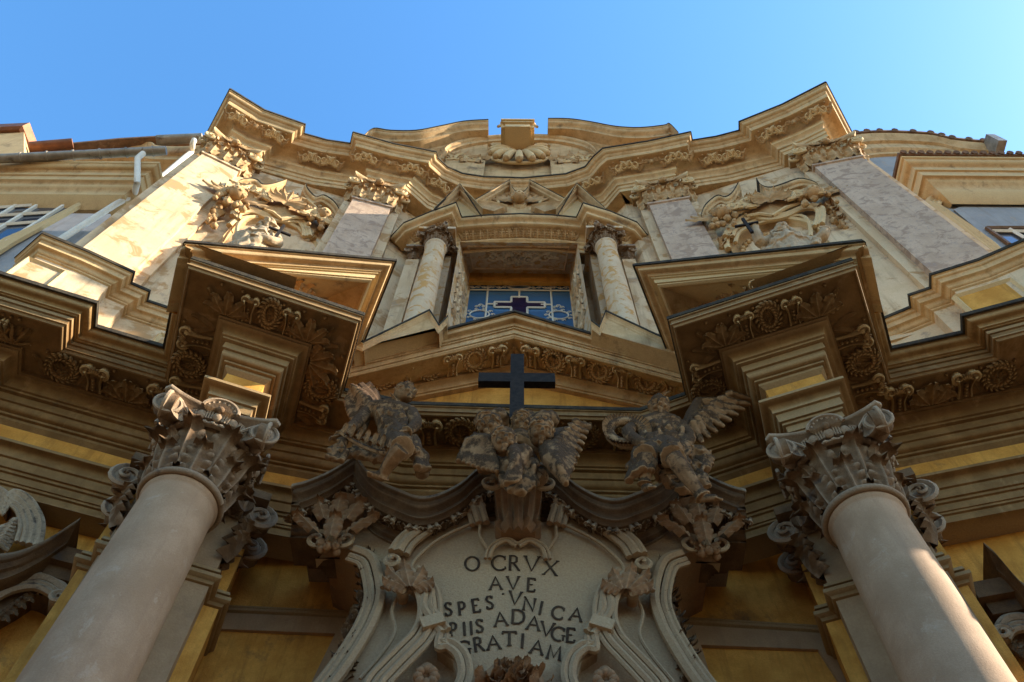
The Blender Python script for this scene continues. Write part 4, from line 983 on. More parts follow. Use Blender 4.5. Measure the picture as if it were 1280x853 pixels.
c = MB(); box(c, ((cb.x+ct.x)/2, Yc_+.08, (cb.z+ct.z)/2), XR, YA, UPZ, hw*.92, .06, (ct.z-cb.z)/2); o = c.build('upright', M['iron'], cross, 0)
c = MB(); box(c, ((al.x+ar.x)/2, Yc_+.08, (za+zb)/2), XR, YA, UPZ, (ar.x-al.x)/2, .057, (za-zb)/2-.01); c.build('crossbar', M['iron'], cross, 0)

# ================================================================== STATUES
def lump(c, p, r, n=10, m=8, ax=None): blob(c, p, r, ax, n, m)
def limb(c, pts, rr): tube(c, smooth_path([tuple(p) for p in pts], 4), [rr[min(int(i/4), len(rr)-2)]*(1-(i % 4)/4)+rr[min(int(i/4)+1, len(rr)-1)]*((i % 4)/4) for i in range(4*(len(pts)-1)+1)], 10)
def head(c, p, s, look, up=Vector((0, 0, 1)), hair=True, seed=0):
    """carved head: skull, brow, eye hollows left between forms, nose, mouth, chin, ears, curly hair"""
    F = look.normalized(); R_ = F.cross(up).normalized(); U_ = R_.cross(F).normalized(); rnd = random.Random(seed)
    lump(c, p, (s*.40, s*.46, s*.52), 14, 10, (R_, F, U_))
    lump(c, p+F*s*.12-U_*s*.18, (s*.30, s*.30, s*.32), 12, 8, (R_, F, U_))
    tube(c, [p+F*s*.44+U_*s*.06, p+F*s*.56-U_*s*.10, p+F*s*.50-U_*s*.15], [s*.05, s*.085, s*.07], 8)
    tube(c, [p+F*s*.36-R_*s*.26+U_*s*.10, p+F*s*.46-R_*s*.12+U_*s*.13, p+F*s*.45+U_*s*.10, p+F*s*.46+R_*s*.12+U_*s*.13, p+F*s*.36+R_*s*.26+U_*s*.10], s*.06, 6)
    for g_ in (-1, 1):
        lump(c, p+F*s*.40+R_*g_*s*.15+U_*s*.01, s*.065, 7, 6); lump(c, p+F*s*.33+R_*g_*s*.18-U_*s*.14, s*.13, 8, 6); lump(c, p+R_*g_*s*.40-U_*s*.02, (s*.05, s*.09, s*.12), 7, 6, (R_, F, U_))
    tube(c, [p+F*s*.43-R_*s*.10-U_*s*.27, p+F*s*.48-U_*s*.26, p+F*s*.43+R_*s*.10-U_*s*.27], s*.04, 6)
    tube(c, [p+F*s*.43-R_*s*.08-U_*s*.33, p+F*s*.46-U_*s*.335, p+F*s*.43+R_*s*.08-U_*s*.33], s*.045, 6)
    lump(c, p+F*s*.38-U_*s*.44, s*.10, 8, 6)
    if hair:
        for k in range(34):
            a = rnd.uniform(0, 2*pi); b = rnd.uniform(.05, 1); d = (U_*b+R_*cos(a)*sqrt(1-b*b*.9)+F*sin(a)*.8*sqrt(1-b*b*.9)-F*.25).normalized()
            if d.dot(F) > .55 and d.dot(U_) < .55: continue
            q = p+R_*d.dot(R_)*s*.43+F*d.dot(F)*s*.48+U_*d.dot(U_)*s*.55
            spiral(c, q, d.orthogonal().normalized(), d.cross(d.orthogonal().normalized()), d, s*.13, 1, s*.05, n=8, k=5)
def hand(c, p, d, s, side=1):
    """palm with four bent fingers and a thumb"""
    d = d.normalized(); n_ = d.cross(UPZ); n_ = n_.normalized() if n_.length > .1 else XR; u = n_.cross(d)
    box(c, p+d*s*.25, d, n_, u, s*.26, s*.22, s*.09)
    for i in range(4):
        b = p+d*s*.48+n_*(s*.17*(i-1.5)/1.5); L_ = s*(.42, .5, .46, .36)[i]
        tube(c, [b, b+d*L_*.5-u*s*.03, b+d*L_*.85-u*s*.14, b+d*L_*.95-u*s*.25], [s*.065, s*.06, s*.055, s*.045], 6)
    tube(c, [p+n_*side*s*.2+d*s*.1, p+n_*side*s*.36+d*s*.28, p+n_*side*s*.36+d*s*.48-u*s*.06], [s*.08, s*.07, s*.05], 6)
def foot(c, p, d, s):
    d = d.normalized(); u = Vector((0, 0, 1)); r_ = d.cross(u).normalized()
    lump(c, p-d*s*.1, (s*.16, s*.16, s*.18)); tube(c, [p-d*s*.1-u*s*.06, p+d*s*.3-u*s*.12, p+d*s*.62-u*s*.2], [s*.17, s*.17, s*.13], 10)
    for i in range(5): tube(c, [p+d*s*.6-u*s*.2+r_*s*(.05*(i-2)), p+d*s*(.84-.05*i)-u*s*.25+r_*s*(.06*(i-2))], [s*.055, s*.05 if i else .07*s], 6)
def drape(c, path0, path1, nf, r, wave=.06, seed=0):
    """cloth between two curves as soft ridged folds"""
    A = [Vector(p) for p in smooth_path([tuple(p) for p in path0], 4)]; B = [Vector(p) for p in smooth_path([tuple(p) for p in path1], 4)]
    rnd = random.Random(seed); n = min(len(A), len(B))
    for i in range(nf):
        q = i/(nf-1); f = q*(n-1); j = min(int(f), n-2); w = f-j; a = A[j].lerp(A[j+1], w); b = B[j].lerp(B[j+1], w)
        pts = []
        for k_ in range(7):
            s_ = k_/6; p = a.lerp(b, s_)+Vector((rnd.uniform(-1, 1), rnd.uniform(-1, 1), rnd.uniform(-.5, .5)))*wave*sin(pi*s_); pts.append(p)
        rr_ = r*(1.35 if i % 3 == 0 else .75 if i % 3 == 1 else .95)
        tube(c, pts, [rr_*(.8+.5*s_/6) for s_ in range(7)], 6)
        if i:
            for w2 in (.33, .67): tube(c, [x.lerp(y, w2)+Vector((0, r*.7, 0)) for x, y in zip(pts, prev)], r*.42, 5)
        prev = pts
def wing(c, root, shoulder, tip, low, N, rows_=3):
    """feathered wing: quills fan from the leading edge out to the tip and the lower corner"""
    for layer in range(rows_):
        nfe = (9, 8, 7)[layer]; reach = (1.0, .68, .42)[layer]
        for i in range(nfe):
            q = i/(nfe-1); a = shoulder.lerp(tip, .42*(1-q)).lerp(root, q*.8)
            b = tip.lerp(low, q**.9)+(tip-low)*.0; b = b+(b-root)*(.06*sin(pi*q)); e = a.lerp(b, reach); off = N*(.045*(layer+1))
            w_ = (b-a).length*.05+.03
            tube(c, [a+off, a.lerp(e, .35)+off+N*.02, a.lerp(e, .8)+off*.8, e+off*.5], [.05, w_*1.15, w_, .03], 7)
    tube(c, [root, root.lerp(shoulder, .6), shoulder, shoulder.lerp(tip, .5), tip], [.12, .13, .12, .08, .04], 8)

# ---- left angel
g1 = [(x, y) for x, y in ()]
aL = V(495, 570, 6.3)
A1 = thing('angel_statue', (aL.x, aL.y, aL.z-.4), 'dark weathered stone angel sitting left of the cross, bare leg hanging over the curved cornice', 'statue')
c = MB(); v = V
hip = v(492, 548, 6.15); chest = v(487, 516, 6.1); neck = v(499, 504, 6.02); hd = v(506, 492, 5.95); shR = v(514, 517, 5.95); shL = v(462, 512, 6.15)
limb(c, [hip, (hip+chest)/2, chest, neck], [.22, .19, .21, .08])
tube(c, [shL, chest, shR], [.12, .2, .11], 12)
limb(c, [neck, hd], [.07, .08]); 
limb(c, [shR, v(520, 530, 5.85), v(508, 540, 5.75)], [.1, .08, .055]); hand(c, v(508, 540, 5.75), Vector((-.7, -.3, -.5)), .17)
limb(c, [shL, v(445, 530, 6.05), v(425, 546, 5.95)], [.1, .085, .06]); hand(c, v(424, 546, 5.95), Vector((-.7, -.2, -.5)), .17)
kR = v(503, 560, 5.55); ank = v(477, 596, 5.85)
limb(c, [hip+Vector((.05, -.05, -.05)), (hip+kR)/2, kR], [.17, .15, .105]); limb(c, [kR, kR.lerp(ank, .35)+Vector((-.02, -.0, 0)), ank], [.1, .1, .055]); foot(c, ank, Vector((-.55, -.55, -.25)), .27)
k2 = v(520, 566, 5.85); an2 = v(528, 592, 6.2); limb(c, [hip, k2, an2], [.15, .1, .06])
head(c, hd, .33, Vector((.75, -.45, -.15)), seed=1)
bodyL = remeshed(c, 'body', 'statue', A1, .012, .012, .12, 1)
c = MB()
drape(c, [v(478, 538, 5.95), v(495, 532, 5.85), v(512, 536, 5.85)], [v(480, 565, 5.95), v(500, 560, 5.62), v(522, 566, 5.8)], 12, .035, .05, 1)
drape(c, [v(505, 538, 5.9), v(520, 545, 5.85)], [v(522, 585, 5.85), v(536, 588, 5.95)], 8, .035, .05, 2)
drape(c, [v(455, 548, 6.1), v(470, 548, 6.0), v(485, 552, 5.95)], [v(436, 570, 6.15), v(468, 576, 6.1), v(490, 580, 6.1)], 12, .04, .07, 3)
drape(c, [v(428, 548, 5.95), v(436, 545, 5.95)], [v(408, 572, 6.0), v(426, 577, 6.0)], 7, .03, .05, 4)
drape(c, [v(470, 505, 6.0), v(490, 512, 5.9), v(505, 512, 5.9)], [v(485, 535, 5.95), v(498, 534, 5.85), v(510, 534, 5.85)], 8, .03, .03, 5)
remeshed(c, 'robe', 'statue', A1, .014, .015, .15, 1)
c = MB(); wing(c, v(470, 512, 6.2), v(450, 487, 6.25), v(440, 500, 6.25), v(452, 545, 6.2), Vector((-.3, -.9, 0)).normalized())
wing(c, v(468, 508, 6.3), v(462, 486, 6.35), v(432, 505, 6.2), v(446, 535, 6.2), Vector((-.5, -.8, 0)).normalized(), 2)
remeshed(c, 'wing', 'statue', A1, .016, .015, .1, 1)
c = MB(); tube(c, smooth_path([tuple(p) for p in (v(426, 541, 5.9), v(450, 556, 5.95), v(478, 566, 5.9), v(492, 563, 5.8))], 5), .03, 6)
for i in range(14): 
    p = v(428, 543, 5.9).lerp(v(490, 564, 5.8), i/13); leaf(c, p, XR, Vector((.3, -.5, (-1)**i*.8)).normalized(), FR, .16, .08, .3, 2, .1, 4, 5)
c.build('palm_branch', M['statue'], A1, 50)

# ---- right angel
aR = V(830, 580, 6.3)
A2 = thing('angel_statue', (aR.x, aR.y, aR.z-.4), 'dark weathered stone angel right of the cross, big wing spread, both bare legs hanging', 'statue')
c = MB(); hip = v(832, 556, 6.1); chest = v(826, 531, 6.1); neck = v(825, 519, 6.0); hd = v(824, 508, 5.95)
limb(c, [hip, (hip+chest)/2, chest, neck], [.23, .19, .21, .08]); shL = v(802, 531, 6.05); shR = v(850, 533, 6.1); tube(c, [shL, chest, shR], [.12, .2, .12], 12)
limb(c, [neck, hd], [.07, .08]); limb(c, [shL, v(785, 540, 5.95), v(800, 553, 5.8), v(818, 556, 5.75)], [.1, .085, .07, .05]); hand(c, v(818, 556, 5.75), Vector((.8, -.2, -.1)), .17)
limb(c, [shR, v(862, 548, 6.0), v(850, 562, 5.85)], [.1, .085, .055]); hand(c, v(850, 562, 5.85), Vector((-.7, -.3, -.3)), .17)
kL = v(806, 570, 5.7); aL2 = v(806, 606, 5.85); limb(c, [hip, (hip+kL)/2, kL], [.17, .15, .11]); limb(c, [kL, kL.lerp(aL2, .35), aL2], [.1, .1, .06]); foot(c, aL2+Vector((0, 0, -.04)), Vector((.15, -.6, -.5)), .27)
kR = v(841, 571, 5.6); aR2 = v(879, 622, 5.75); limb(c, [hip, (hip+kR)/2, kR], [.17, .15, .11]); limb(c, [kR, kR.lerp(aR2, .35), aR2], [.105, .105, .055]); foot(c, aR2, Vector((.5, -.5, -.4)), .27)
head(c, hd, .33, Vector((-.15, -.85, -.5)), seed=2)
remeshed(c, 'body', 'statue', A2, .012, .012, .12, 1)
c = MB()
drape(c, [v(795, 560, 5.85), v(806, 556, 5.75), v(818, 560, 5.75)], [v(786, 602, 5.85), v(800, 588, 5.7), v(816, 590, 5.75)], 11, .035, .05, 1)
drape(c, [v(826, 556, 5.8), v(840, 552, 5.75), v(862, 560, 5.9)], [v(832, 580, 5.75), v(842, 560, 5.6), v(858, 580, 5.8)], 12, .035, .05, 2)
drape(c, [v(862, 556, 5.95), v(872, 560, 5.95)], [v(884, 588, 6.0), v(892, 575, 6.05)], 8, .04, .07, 3)
drape(c, [v(818, 575, 5.95), v(845, 585, 5.95), v(868, 575, 5.95)], [v(824, 598, 6.0), v(856, 615, 5.95), v(886, 608, 6.0)], 14, .04, .07, 4)
drape(c, [v(806, 528, 5.95), v(826, 524, 5.9), v(846, 528, 5.95)], [v(812, 555, 5.9), v(830, 552, 5.85), v(860, 556, 5.9)], 10, .03, .04, 5)
remeshed(c, 'robe', 'statue', A2, .014, .015, .15, 1)
c = MB(); wing(c, v(858, 545, 6.2), v(874, 506, 6.3), v(946, 500, 6.2), v(878, 556, 6.2), Vector((.1, -1, -.1)).normalized(), 3)
remeshed(c, 'wing', 'statue', A2, .016, .012, .1, 1)
c = MB()
for a in [2*pi*i/40 for i in range(40)]:
    p = v(783, 541, 5.95)+XR*.22*cos(a)+UPZ*.26*sin(a)-YA*.02*sin(3*a); blob(c, p, (.05, .05, .05), n=6, m=5)
    leaf(c, p, XR*sin(a)-UPZ*cos(a), (XR*cos(a)+UPZ*sin(a)-YA*.5).normalized(), FR, .13, .09, .4, 2, .1, 4, 5)
tube(c, [v(783, 541, 5.97)+XR*.22*cos(a)+UPZ*.26*sin(a) for a in [2*pi*i/30 for i in range(31)]], .07, 8); c.build('wreath', M['statue'], A2, 50)

# ---- cherub heads under the cross
ch = V(650, 560, 6.1)
A3 = thing('cherub_group', (ch.x, ch.y, ch.z-.4), 'cluster of winged stone cherub heads at the foot of the dark cross', 'sculpture')
for i, (hx, hy, Y, s_, lk) in enumerate(((612, 532, 5.75, .36, Vector((-.4, -.6, -.5))), (630, 552, 5.7, .36, Vector((.15, -.8, -.5))), (676, 541, 5.75, .37, Vector((.1, -.75, -.65))), (652, 528, 6.0, .32, Vector((0, -.8, -.4))))):
    c = MB(); head(c, v(hx, hy, Y), s_, lk, seed=10+i); remeshed(c, 'cherub_head', 'statue', A3, .010, .006, .1, 1)
c = MB(); wing(c, v(690, 570, 5.85), v(700, 545, 5.95), v(738, 534, 6.0), v(712, 598, 5.85), FR, 3); wing(c, v(684, 560, 5.85), v(690, 575, 5.75), v(708, 606, 5.75), v(720, 570, 5.8), FR, 2)
remeshed(c, 'wing', 'statue', A3, .016, .01, .1, 1)
c = MB(); wing(c, v(610, 560, 5.85), v(598, 550, 5.95), v(572, 578, 5.9), v(622, 592, 5.8), FR, 3); wing(c, v(635, 568, 5.8), v(655, 565, 5.75), v(632, 606, 5.7), v(650, 600, 5.7), FR, 2)
remeshed(c, 'wing', 'statue', A3, .016, .01, .1, 1)
c = MB(); rnd = random.Random(9)
for k_ in range(26):
    x, y = rnd.uniform(605, 700), rnd.uniform(520, 600); blob(c, v(x, y, rnd.uniform(6.05, 6.3)), rnd.uniform(.09, .17), n=8, m=6)
drape(c, [v(622, 575, 5.8), v(650, 570, 5.75), v(672, 575, 5.8)], [v(630, 608, 5.9), v(650, 618, 5.85), v(672, 606, 5.9)], 12, .035, .05, 5)
remeshed(c, 'cloud', 'statue', A3, .02, .03, .12, 2)

# ================================================================== NICHES WITH SAINTS (upper order)
def plane_caster(A, B, d):
    A = Vector((A[0], A[1], 0)); B = Vector((B[0], B[1], 0)); t = (B-A).normalized(); N = Vector((t.y, -t.x, 0)); 
    def f(x, y, out=0.0):
        r_ = ray(x, y); P0 = A+N*(d+out); k_ = P0.dot(N)/r_.dot(N); return r_*k_
    return f, t, N
for side in 'LR':
    L_ = side == 'L'
    f, t, N = plane_caster(UP[3] if L_ else UP[20], UP[6] if L_ else UP[24], -1.15)
    zz_ = (lambda x, y, o=0.0: f(240+.2578*x, 90+.2578*y, o)) if L_ else (lambda x, y, o=0.0: f(780+.2578*x, 90+.2578*y, o))
    cc = MB()
    def brok(pts):
        P = smooth_path([tuple(zz_(x, y, .45)) for x, y in pts], 4)
        sweep(cc, P, rnd_prof([(-.6, .03), (0, 0), (0, -.06), (-.07, -.15, .2), (-.09, -.26), (-.25, -.28), (-.27, -.38), (-.4, -.5), (-.6, -.52)]), zrel=True, face=N)
        return P
    if L_:
        q1 = brok([(205, 570), (225, 530), (270, 517), (315, 522), (345, 545), (400, 540), (462, 520)])
        q2 = brok([(552, 540), (562, 568), (600, 605), (640, 598), (690, 630), (722, 680)])
    else:
        q1 = brok([(375, 690), (395, 645), (450, 600), (490, 606), (525, 585), (555, 535)])
        q2 = brok([(642, 515), (665, 548), (710, 560), (765, 545), (850, 517), (915, 530), (940, 545)])
    nich = cc.build('niche_pediment', M['tanup'], church, 40)
    c = MB()
    for q in (q1, q2): sweep(c, q, [(-.4, .05), (.012, .03), (.015, -.02), (-.01, -.03)], zrel=True, face=N)
    c.build('weather_and_shade_capping', M['lichen_and_shade'], nich)
    c = MB()
    # scroll-edged shield, shell and hanging cloth between the fragments
    if L_: arcp = [(195, 700), (215, 668), (280, 665), (350, 690), (400, 705), (460, 715), (530, 725), (560, 760), (570, 800)]; inn = [(215, 800), (225, 740), (280, 705), (400, 715), (500, 750), (545, 800)]; cenx = [(340, 610), (420, 600), (520, 610), (600, 660), (560, 715), (430, 715), (350, 670)]; heads = [(210, 610, 46), (632, 715, 40)]; gar = [((150, 640), (90, 740)), ((650, 760), (570, 830))]
    else: arcp = [(490, 800), (520, 750), (600, 700), (700, 705), (790, 690), (880, 655), (950, 655), (965, 690), (960, 740)]; inn = [(540, 830), (560, 780), (640, 740), (760, 715), (860, 700), (900, 740), (905, 800)]; cenx = [(530, 660), (620, 610), (720, 600), (830, 585), (850, 640), (720, 700), (600, 700)]; heads = [(475, 705, 48), (915, 610, 46)]; gar = [((985, 640), (1060, 760)), ((520, 790), (470, 850))]
    for off, r_ in ((0, .07), (.09, .045), (.17, .05)):
        P = [Vector(p) for p in smooth_path([tuple(zz_(x, y, .25)) for x, y in arcp], 4)]; cen = zz_(*( (380, 800) if L_ else (730, 800)), .25)
        tube(c, [p+(cen-p).normalized()*off for p in P], r_, 6, up=N)
    P = [Vector(p) for p in smooth_path([tuple(zz_(x, y, .2)) for x, y in inn], 4)]; tube(c, P, .05, 6, up=N)
    pts = [zz_(x, y, .3) for x, y in cenx]; cen = sum(pts, Vector())/len(pts)+N*.18
    for i in range(len(pts)):
        c.add([pts[i], pts[(i+1) % len(pts)], cen], [(0, 1, 2)]); tube(c, [pts[i], (pts[i]+pts[(i+1) % len(pts)])/2+N*.05, pts[(i+1) % len(pts)]], .05, 6)
    for i in range(9):
        a = -.3+i*(pi+.6)/8; d = (t*cos(a)+UPZ*sin(a)); leaf(c, cen-UPZ*.25, N.cross(d), d, N, .52, .24, .2, 2, .12, 6, 8)
    for sg in (-1, 1):
        arabesque(c, cen-UPZ*.25+t*sg*.75, t, UPZ, N, .9, .6, .05)
    for x, y, _ in heads:
        p = zz_(x, y, .35); cherub_relief(c, p, t, UPZ, N, .46)
        for k_ in range(14): blob(c, p+t*rnd.uniform(-.35, .35)+UPZ*rnd.uniform(-.7, .1)+N*.05, rnd.uniform(.05, .1), n=6, m=5)
    for a_, b_ in gar:
        for i in range(16):
            p = zz_(a_[0], a_[1], .15).lerp(zz_(b_[0], b_[1], .15), i/15); d = Vector((rnd.uniform(-1, 1), -.6, rnd.uniform(-1, 1))).normalized(); blob(c, p+t*rnd.uniform(-.08, .08), rnd.uniform(.06, .10), n=6, m=5)
            leaf(c, p, d.orthogonal().normalized(), d, N, .2, .14, .4, 2, .1, 4, 6)
    for i in range(20):
        p = zz_(*(( 240+20*i, 650-40*sin(i*.16)) if L_ else (500+22*i, 660-60*sin(i*.15))), .28); leaf(c, p, t, (UPZ*(-1)**i+t*.4).normalized(), N, .3, .2, .3, 3, .1, 5, 6)
    c.build('niche_carving', M['reliefup'], nich, 50)
    # concave niche with a fluted shell head
    c = MB(); cen = zz_(*( (385, 860) if L_ else (735, 850)), .02); R_ = .95; rows = []
    for i in range(17):
        a = pi*i/16; rows.append([cen+t*(R_*cos(a)*sin(b))+UPZ*(R_*1.25*sin(a)*sin(b))+N*(.16-.42*cos(b)+.03*cos(a*16)) for b in [pi/2*j/6 for j in range(7)]])
    c.grid(rows)
    for dz in (0, -2.6): pass
    rows = [[cen+t*(R_*cos(a))+N*(.16-.42*sin(a))+UPZ*z for a in [pi*i/12 for i in range(13)]] for z in (0, -3)]
    c.grid(rows)
    tube(c, [cen+t*(R_*1.05*cos(a))+UPZ*(R_*1.3*sin(a))+N*.16 for a in [pi*i/20 for i in range(21)]], .07, 6, up=N)
    for a in [pi*i/14 for i in range(1, 14)]: blob(c, cen+t*(R_*.72*cos(a))+UPZ*(R_*.9*sin(a))-N*.05, .075, n=6, m=5)
    c.build('niche_shell', M['tanup'], nich, 40)
    # the saint
    sb = (zz_(372, 790, .45) if L_ else zz_(760, 815, .45))
    T_ = thing('saint_statue', (sb.x, sb.y, sb.z-1.8), 'pale marble figure in a hood, arms folded, in the upper niche on the left' if L_ else 'pale marble saint with arms thrown wide, in the upper niche on the right', 'statue')
    c = MB()
    if L_:
        hd = zz_(372, 750, .6); ch_ = zz_(345, 805, .45); limb(c, [ch_-UPZ*1.6, ch_-UPZ*.8, ch_, hd], [.36, .34, .26, .11])
        a1, a2 = zz_(270, 800, .45), zz_(405, 805, .45); tube(c, [a1, ch_, a2], [.16, .24, .15], 12)
        limb(c, [a1, zz_(240, 835, .55), zz_(300, 825, .75), zz_(350, 800, .8)], [.14, .13, .1, .07]); limb(c, [a2, zz_(415, 830, .65), zz_(375, 815, .8), zz_(320, 800, .8)], [.13, .12, .1, .07])
        hand(c, zz_(345, 800, .82), t, .2); hand(c, zz_(325, 802, .84), -t, .2)
        head(c, hd, .42, (N-UPZ*.25-t*.2), seed=21, hair=False)
    else:
        hd = zz_(765, 778, .6); ch_ = zz_(775, 830, .45); limb(c, [ch_-UPZ*1.6, ch_-UPZ*.8, ch_, hd], [.36, .34, .26, .11])
        a1, a2 = zz_(715, 815, .45), zz_(840, 820, .45); tube(c, [a1, ch_, a2], [.15, .24, .15], 12)
        limb(c, [a1, zz_(665, 830, .55), zz_(645, 790, .65), zz_(632, 755, .7)], [.13, .12, .11, .08]); hand(c, zz_(632, 755, .7), UPZ, .24)
        limb(c, [a2, zz_(920, 825, .55), zz_(965, 795, .65), zz_(975, 765, .7)], [.13, .12, .12, .08]); hand(c, zz_(975, 762, .7), UPZ, .24)
        head(c, hd, .42, (N-UPZ*.1+t*.1), seed=22, hair=False)
    remeshed(c, 'body', 'statuepale', T_, .016, .006, .2, 1)
    c = MB()
    tube(c, [hd-t*.17-UPZ*.25+N*.05, hd-t*.16+UPZ*.05, hd+UPZ*.2, hd+t*.16+UPZ*.05, hd+t*.17-UPZ*.25+N*.05], [.07, .075, .08, .075, .07], 8)
    drape(c, [ch_-t*.35+UPZ*.1, ch_+N*.18+UPZ*.2, ch_+t*.35+UPZ*.1], [ch_-t*.4-UPZ*.5+N*.1, ch_+N*.35-UPZ*.5, ch_+t*.4-UPZ*.5+N*.1], 12, .055, .08, 3)
    drape(c, [ch_-t*.4-UPZ*.4+N*.1, ch_+N*.3-UPZ*.4, ch_+t*.4-UPZ*.4+N*.1], [ch_-t*.45-UPZ*1.8, ch_+N*.35-UPZ*1.8, ch_+t*.45-UPZ*1.8], 12, .06, .06, 4)
    if not L_: drape(c, [a2+UPZ*.1, zz_(900, 800, .6), zz_(950, 800, .65)], [a2-UPZ*.35, zz_(890, 850, .6), zz_(940, 835, .65)], 8, .05, .04, 6)
    remeshed(c, 'robe', 'statuepale', T_, .018, .012, .2, 1)
    kx = zz_(422, 778, .8) if L_ else zz_(598, 745, .8)
    Kt = thing('small_cross', (kx.x, kx.y, kx.z-.5), 'thin dark metal cross held beside the hooded saint in the left niche' if L_ else 'thin dark metal cross by the raised hand of the saint in the right niche', 'cross', None)
    c = MB(); box(c, kx, t, N, UPZ, .03, .025, .42); c.build('upright', M['iron'], Kt, 0)
    c = MB(); box(c, kx+UPZ*.06, t, N, UPZ, .24, .022, .03); c.build('crossbar', M['iron'], Kt, 0)

# ================================================================== SIDE DOOR CROWNINGS AT THE LOWER CORNERS
for side in 'LR':
    L_ = side == 'L'; Q = LWP if L_ else RWP
    f, t, N = plane_caster(*( (LWP[3], LWP[4]) if L_ else (RWP[0], RWP[1])), 0.0)
    if L_: top = [(-60, 690), (0, 692), (32, 686), (64, 671), (86, 657), (101, 647)]
    else: top = [(1229, 678), (1240, 687), (1251, 699), (1269, 720), (1285, 731), (1340, 745)]
    P = smooth_path([tuple(f(x, y, .75)) for x, y in top], 4)
    c = MB(); sweep(c, P, rnd_prof([(-.75, .02), (0, 0), (0, -.05), (-.05, -.12, .2), (-.08, -.2), (-.12, -.22), (-.14, -.28), (-.14, -.32), (-.45, -.36), (-.47, -.6), (-.75, -.62)]), zrel=True)
    o = c.build('side_pediment', M['cartdark'], church, 40)
    e = Vector(P[-1] if L_ else P[0]); c = MB(); e2 = e-N*.75
    c.add([e, e2, e2-UPZ*.62, e-N*.45-UPZ*.5, e-N*.14-UPZ*.32, e-N*.08-UPZ*.2], [tuple(range(6))]); c.build('end_return', M['cartdark'], o, 0)
    c = MB()
    arc_ = [(-30, 750), (0, 737), (26, 725), (54, 722), (76, 733), (83, 744)] if L_ else [(1249, 786), (1256, 776), (1270, 772), (1285, 775), (1310, 790)]
    Pa = [Vector(p) for p in smooth_path([tuple(f(x, y, .4)) for x, y in arc_], 4)]
    for off, r_ in ((0, .06), (-.09, .04), (-.16, .05)): tube(c, [p+UPZ*off for p in Pa], r_, 6, up=N)
    w_ = [p-UPZ*.16 for p in Pa]; c.grid([w_, [p-N*.4 for p in w_]])
    p = f(*( (72, 748) if L_ else (1254, 792)), .42); spiral(c, p, t, UPZ, N, .1, 1.4, .04, rise=.05); tube(c, [p-N*.3, p], .09, 12)
    for i in range(12):
        q = f(*( (2+5*i, 770-4*i) if L_ else (1252+4*i, 800+3*i)), .3); leaf(c, q, t, (UPZ*(-1)**i+t*.5).normalized(), N, .2, .12, .4, 3, .1, 5, 6); blob(c, q, .05)
    c.build('scroll_hood', M['cartdark'], o, 40)
    if L_:
        c = MB(); ov = [(-40, 600), (0, 614), (10, 627), (18, 616), (36, 626), (49, 648), (51, 665), (46, 684)]
        Pa = [Vector(p) for p in smooth_path([tuple(f(x, y, .35)) for x, y in ov], 4)]
        cen = f(-10, 670, .35)
        for off, r_ in ((0, .06), (.09, .05), (.17, .04), (.24, .03)): tube(c, [p+(cen-p).normalized()*off for p in Pa], r_, 6, up=N)
        c.grid([Pa, [p-N*.35 for p in Pa]])
        wing(c, f(-8, 690, .2), f(0, 668, .25), f(30, 652, .25), f(10, 690, .2), N, 2)
        c.build('oval_frame', M['cartdark'], o, 40)
    # plain corbel block below the pediment end
    c = MB(); b_ = f(*( (88, 712) if L_ else (1240, 752)), .2); box(c, b_-UPZ*.1, t, N, UPZ, .25, .35, .12); box(c, b_-UPZ*.3, t, N, UPZ, .18, .25, .1); c.build('corbel', M['cartdark'], o, 20)

# ================================================================== NEIGHBOURING BUILDINGS
def house(name, loc, label): return thing(name, loc, label, 'building')
YE, YH = 5.9, 6.65
HL = house('apartment_building', (-14, 9, -CZ), 'blue-grey rendered building left of the church with ochre cornice, arched window and rain gutters')
# front wall
def upoly(px, Y, mt, nm, par, thick=.3):
    c = MB(); prism(c, [V(x, y, Y) for x, y in px], YA*thick); return c.build(nm, M[mt], par, 0)
zc0 = V(100, 242, YH).z; xR = V(255, 191, YH+.2).x
c = MB(); box(c, ((-26+xR)/2, YH+.5, (zc0-6)/2+3.2), XR, YA, UPZ, (xR+26)/2, .48, zc0/2-2.9)
c.build('wall', M['blue'], HL, 0)
ez = V(100, 203, YE).z
cl = V(209, 196, YE)
c = MB(); sweep(c, [(-26, YE), (cl.x, YE), (cl.x, YE+1.5)], rnd_prof([(-1.4, ez+.1), (0, ez+.1), (0, ez), (-.03, ez-.02), (-.16, ez-.15, .2), (-.2, ez-.2), (-.2, ez-.42), (-.24, ez-.44), (-.24, ez-.7), (-.34, ez-.86, -.2), (-.36, ez-.9), (-.46, ez-1.1, -.1), (-.46, ez-1.2), (-.6, ez-1.35), (-.75, ez-1.5)]))
c.build('eaves_cornice', M['tanup'], HL)
gz = V(100, 194, YE-.12).z
c = MB(); tube(c, [V(-60, 201.5, YE-.12), V(208, 188.5, YE-.12)], .12, 14); 
for i in range(8): x = -40+i*33; tube(c, [V(x-1, 201.5-(x+60)*.0485, YE-.12), V(x+1, 201.4-(x+60)*.0485, YE-.12)], .14, 14)
c.build('gutter', M['zinc'], HL, 60)
dn = [V(x, y, YY) for x, y, YY in ((179, 192, YE-.12), (172, 198, YE-.1), (171.5, 229, YE+.05), (168, 243, YH-.14), (144, 256, YH-.14), (72, 302, YH-.14), (20, 336, YH-.14))]
c = MB(); tube(c, smooth_path([tuple(p) for p in dn], 3, keep=(1, 2, 3, 4, 5)), .075, 12); c.build('downpipe', M['white'], HL, 60)
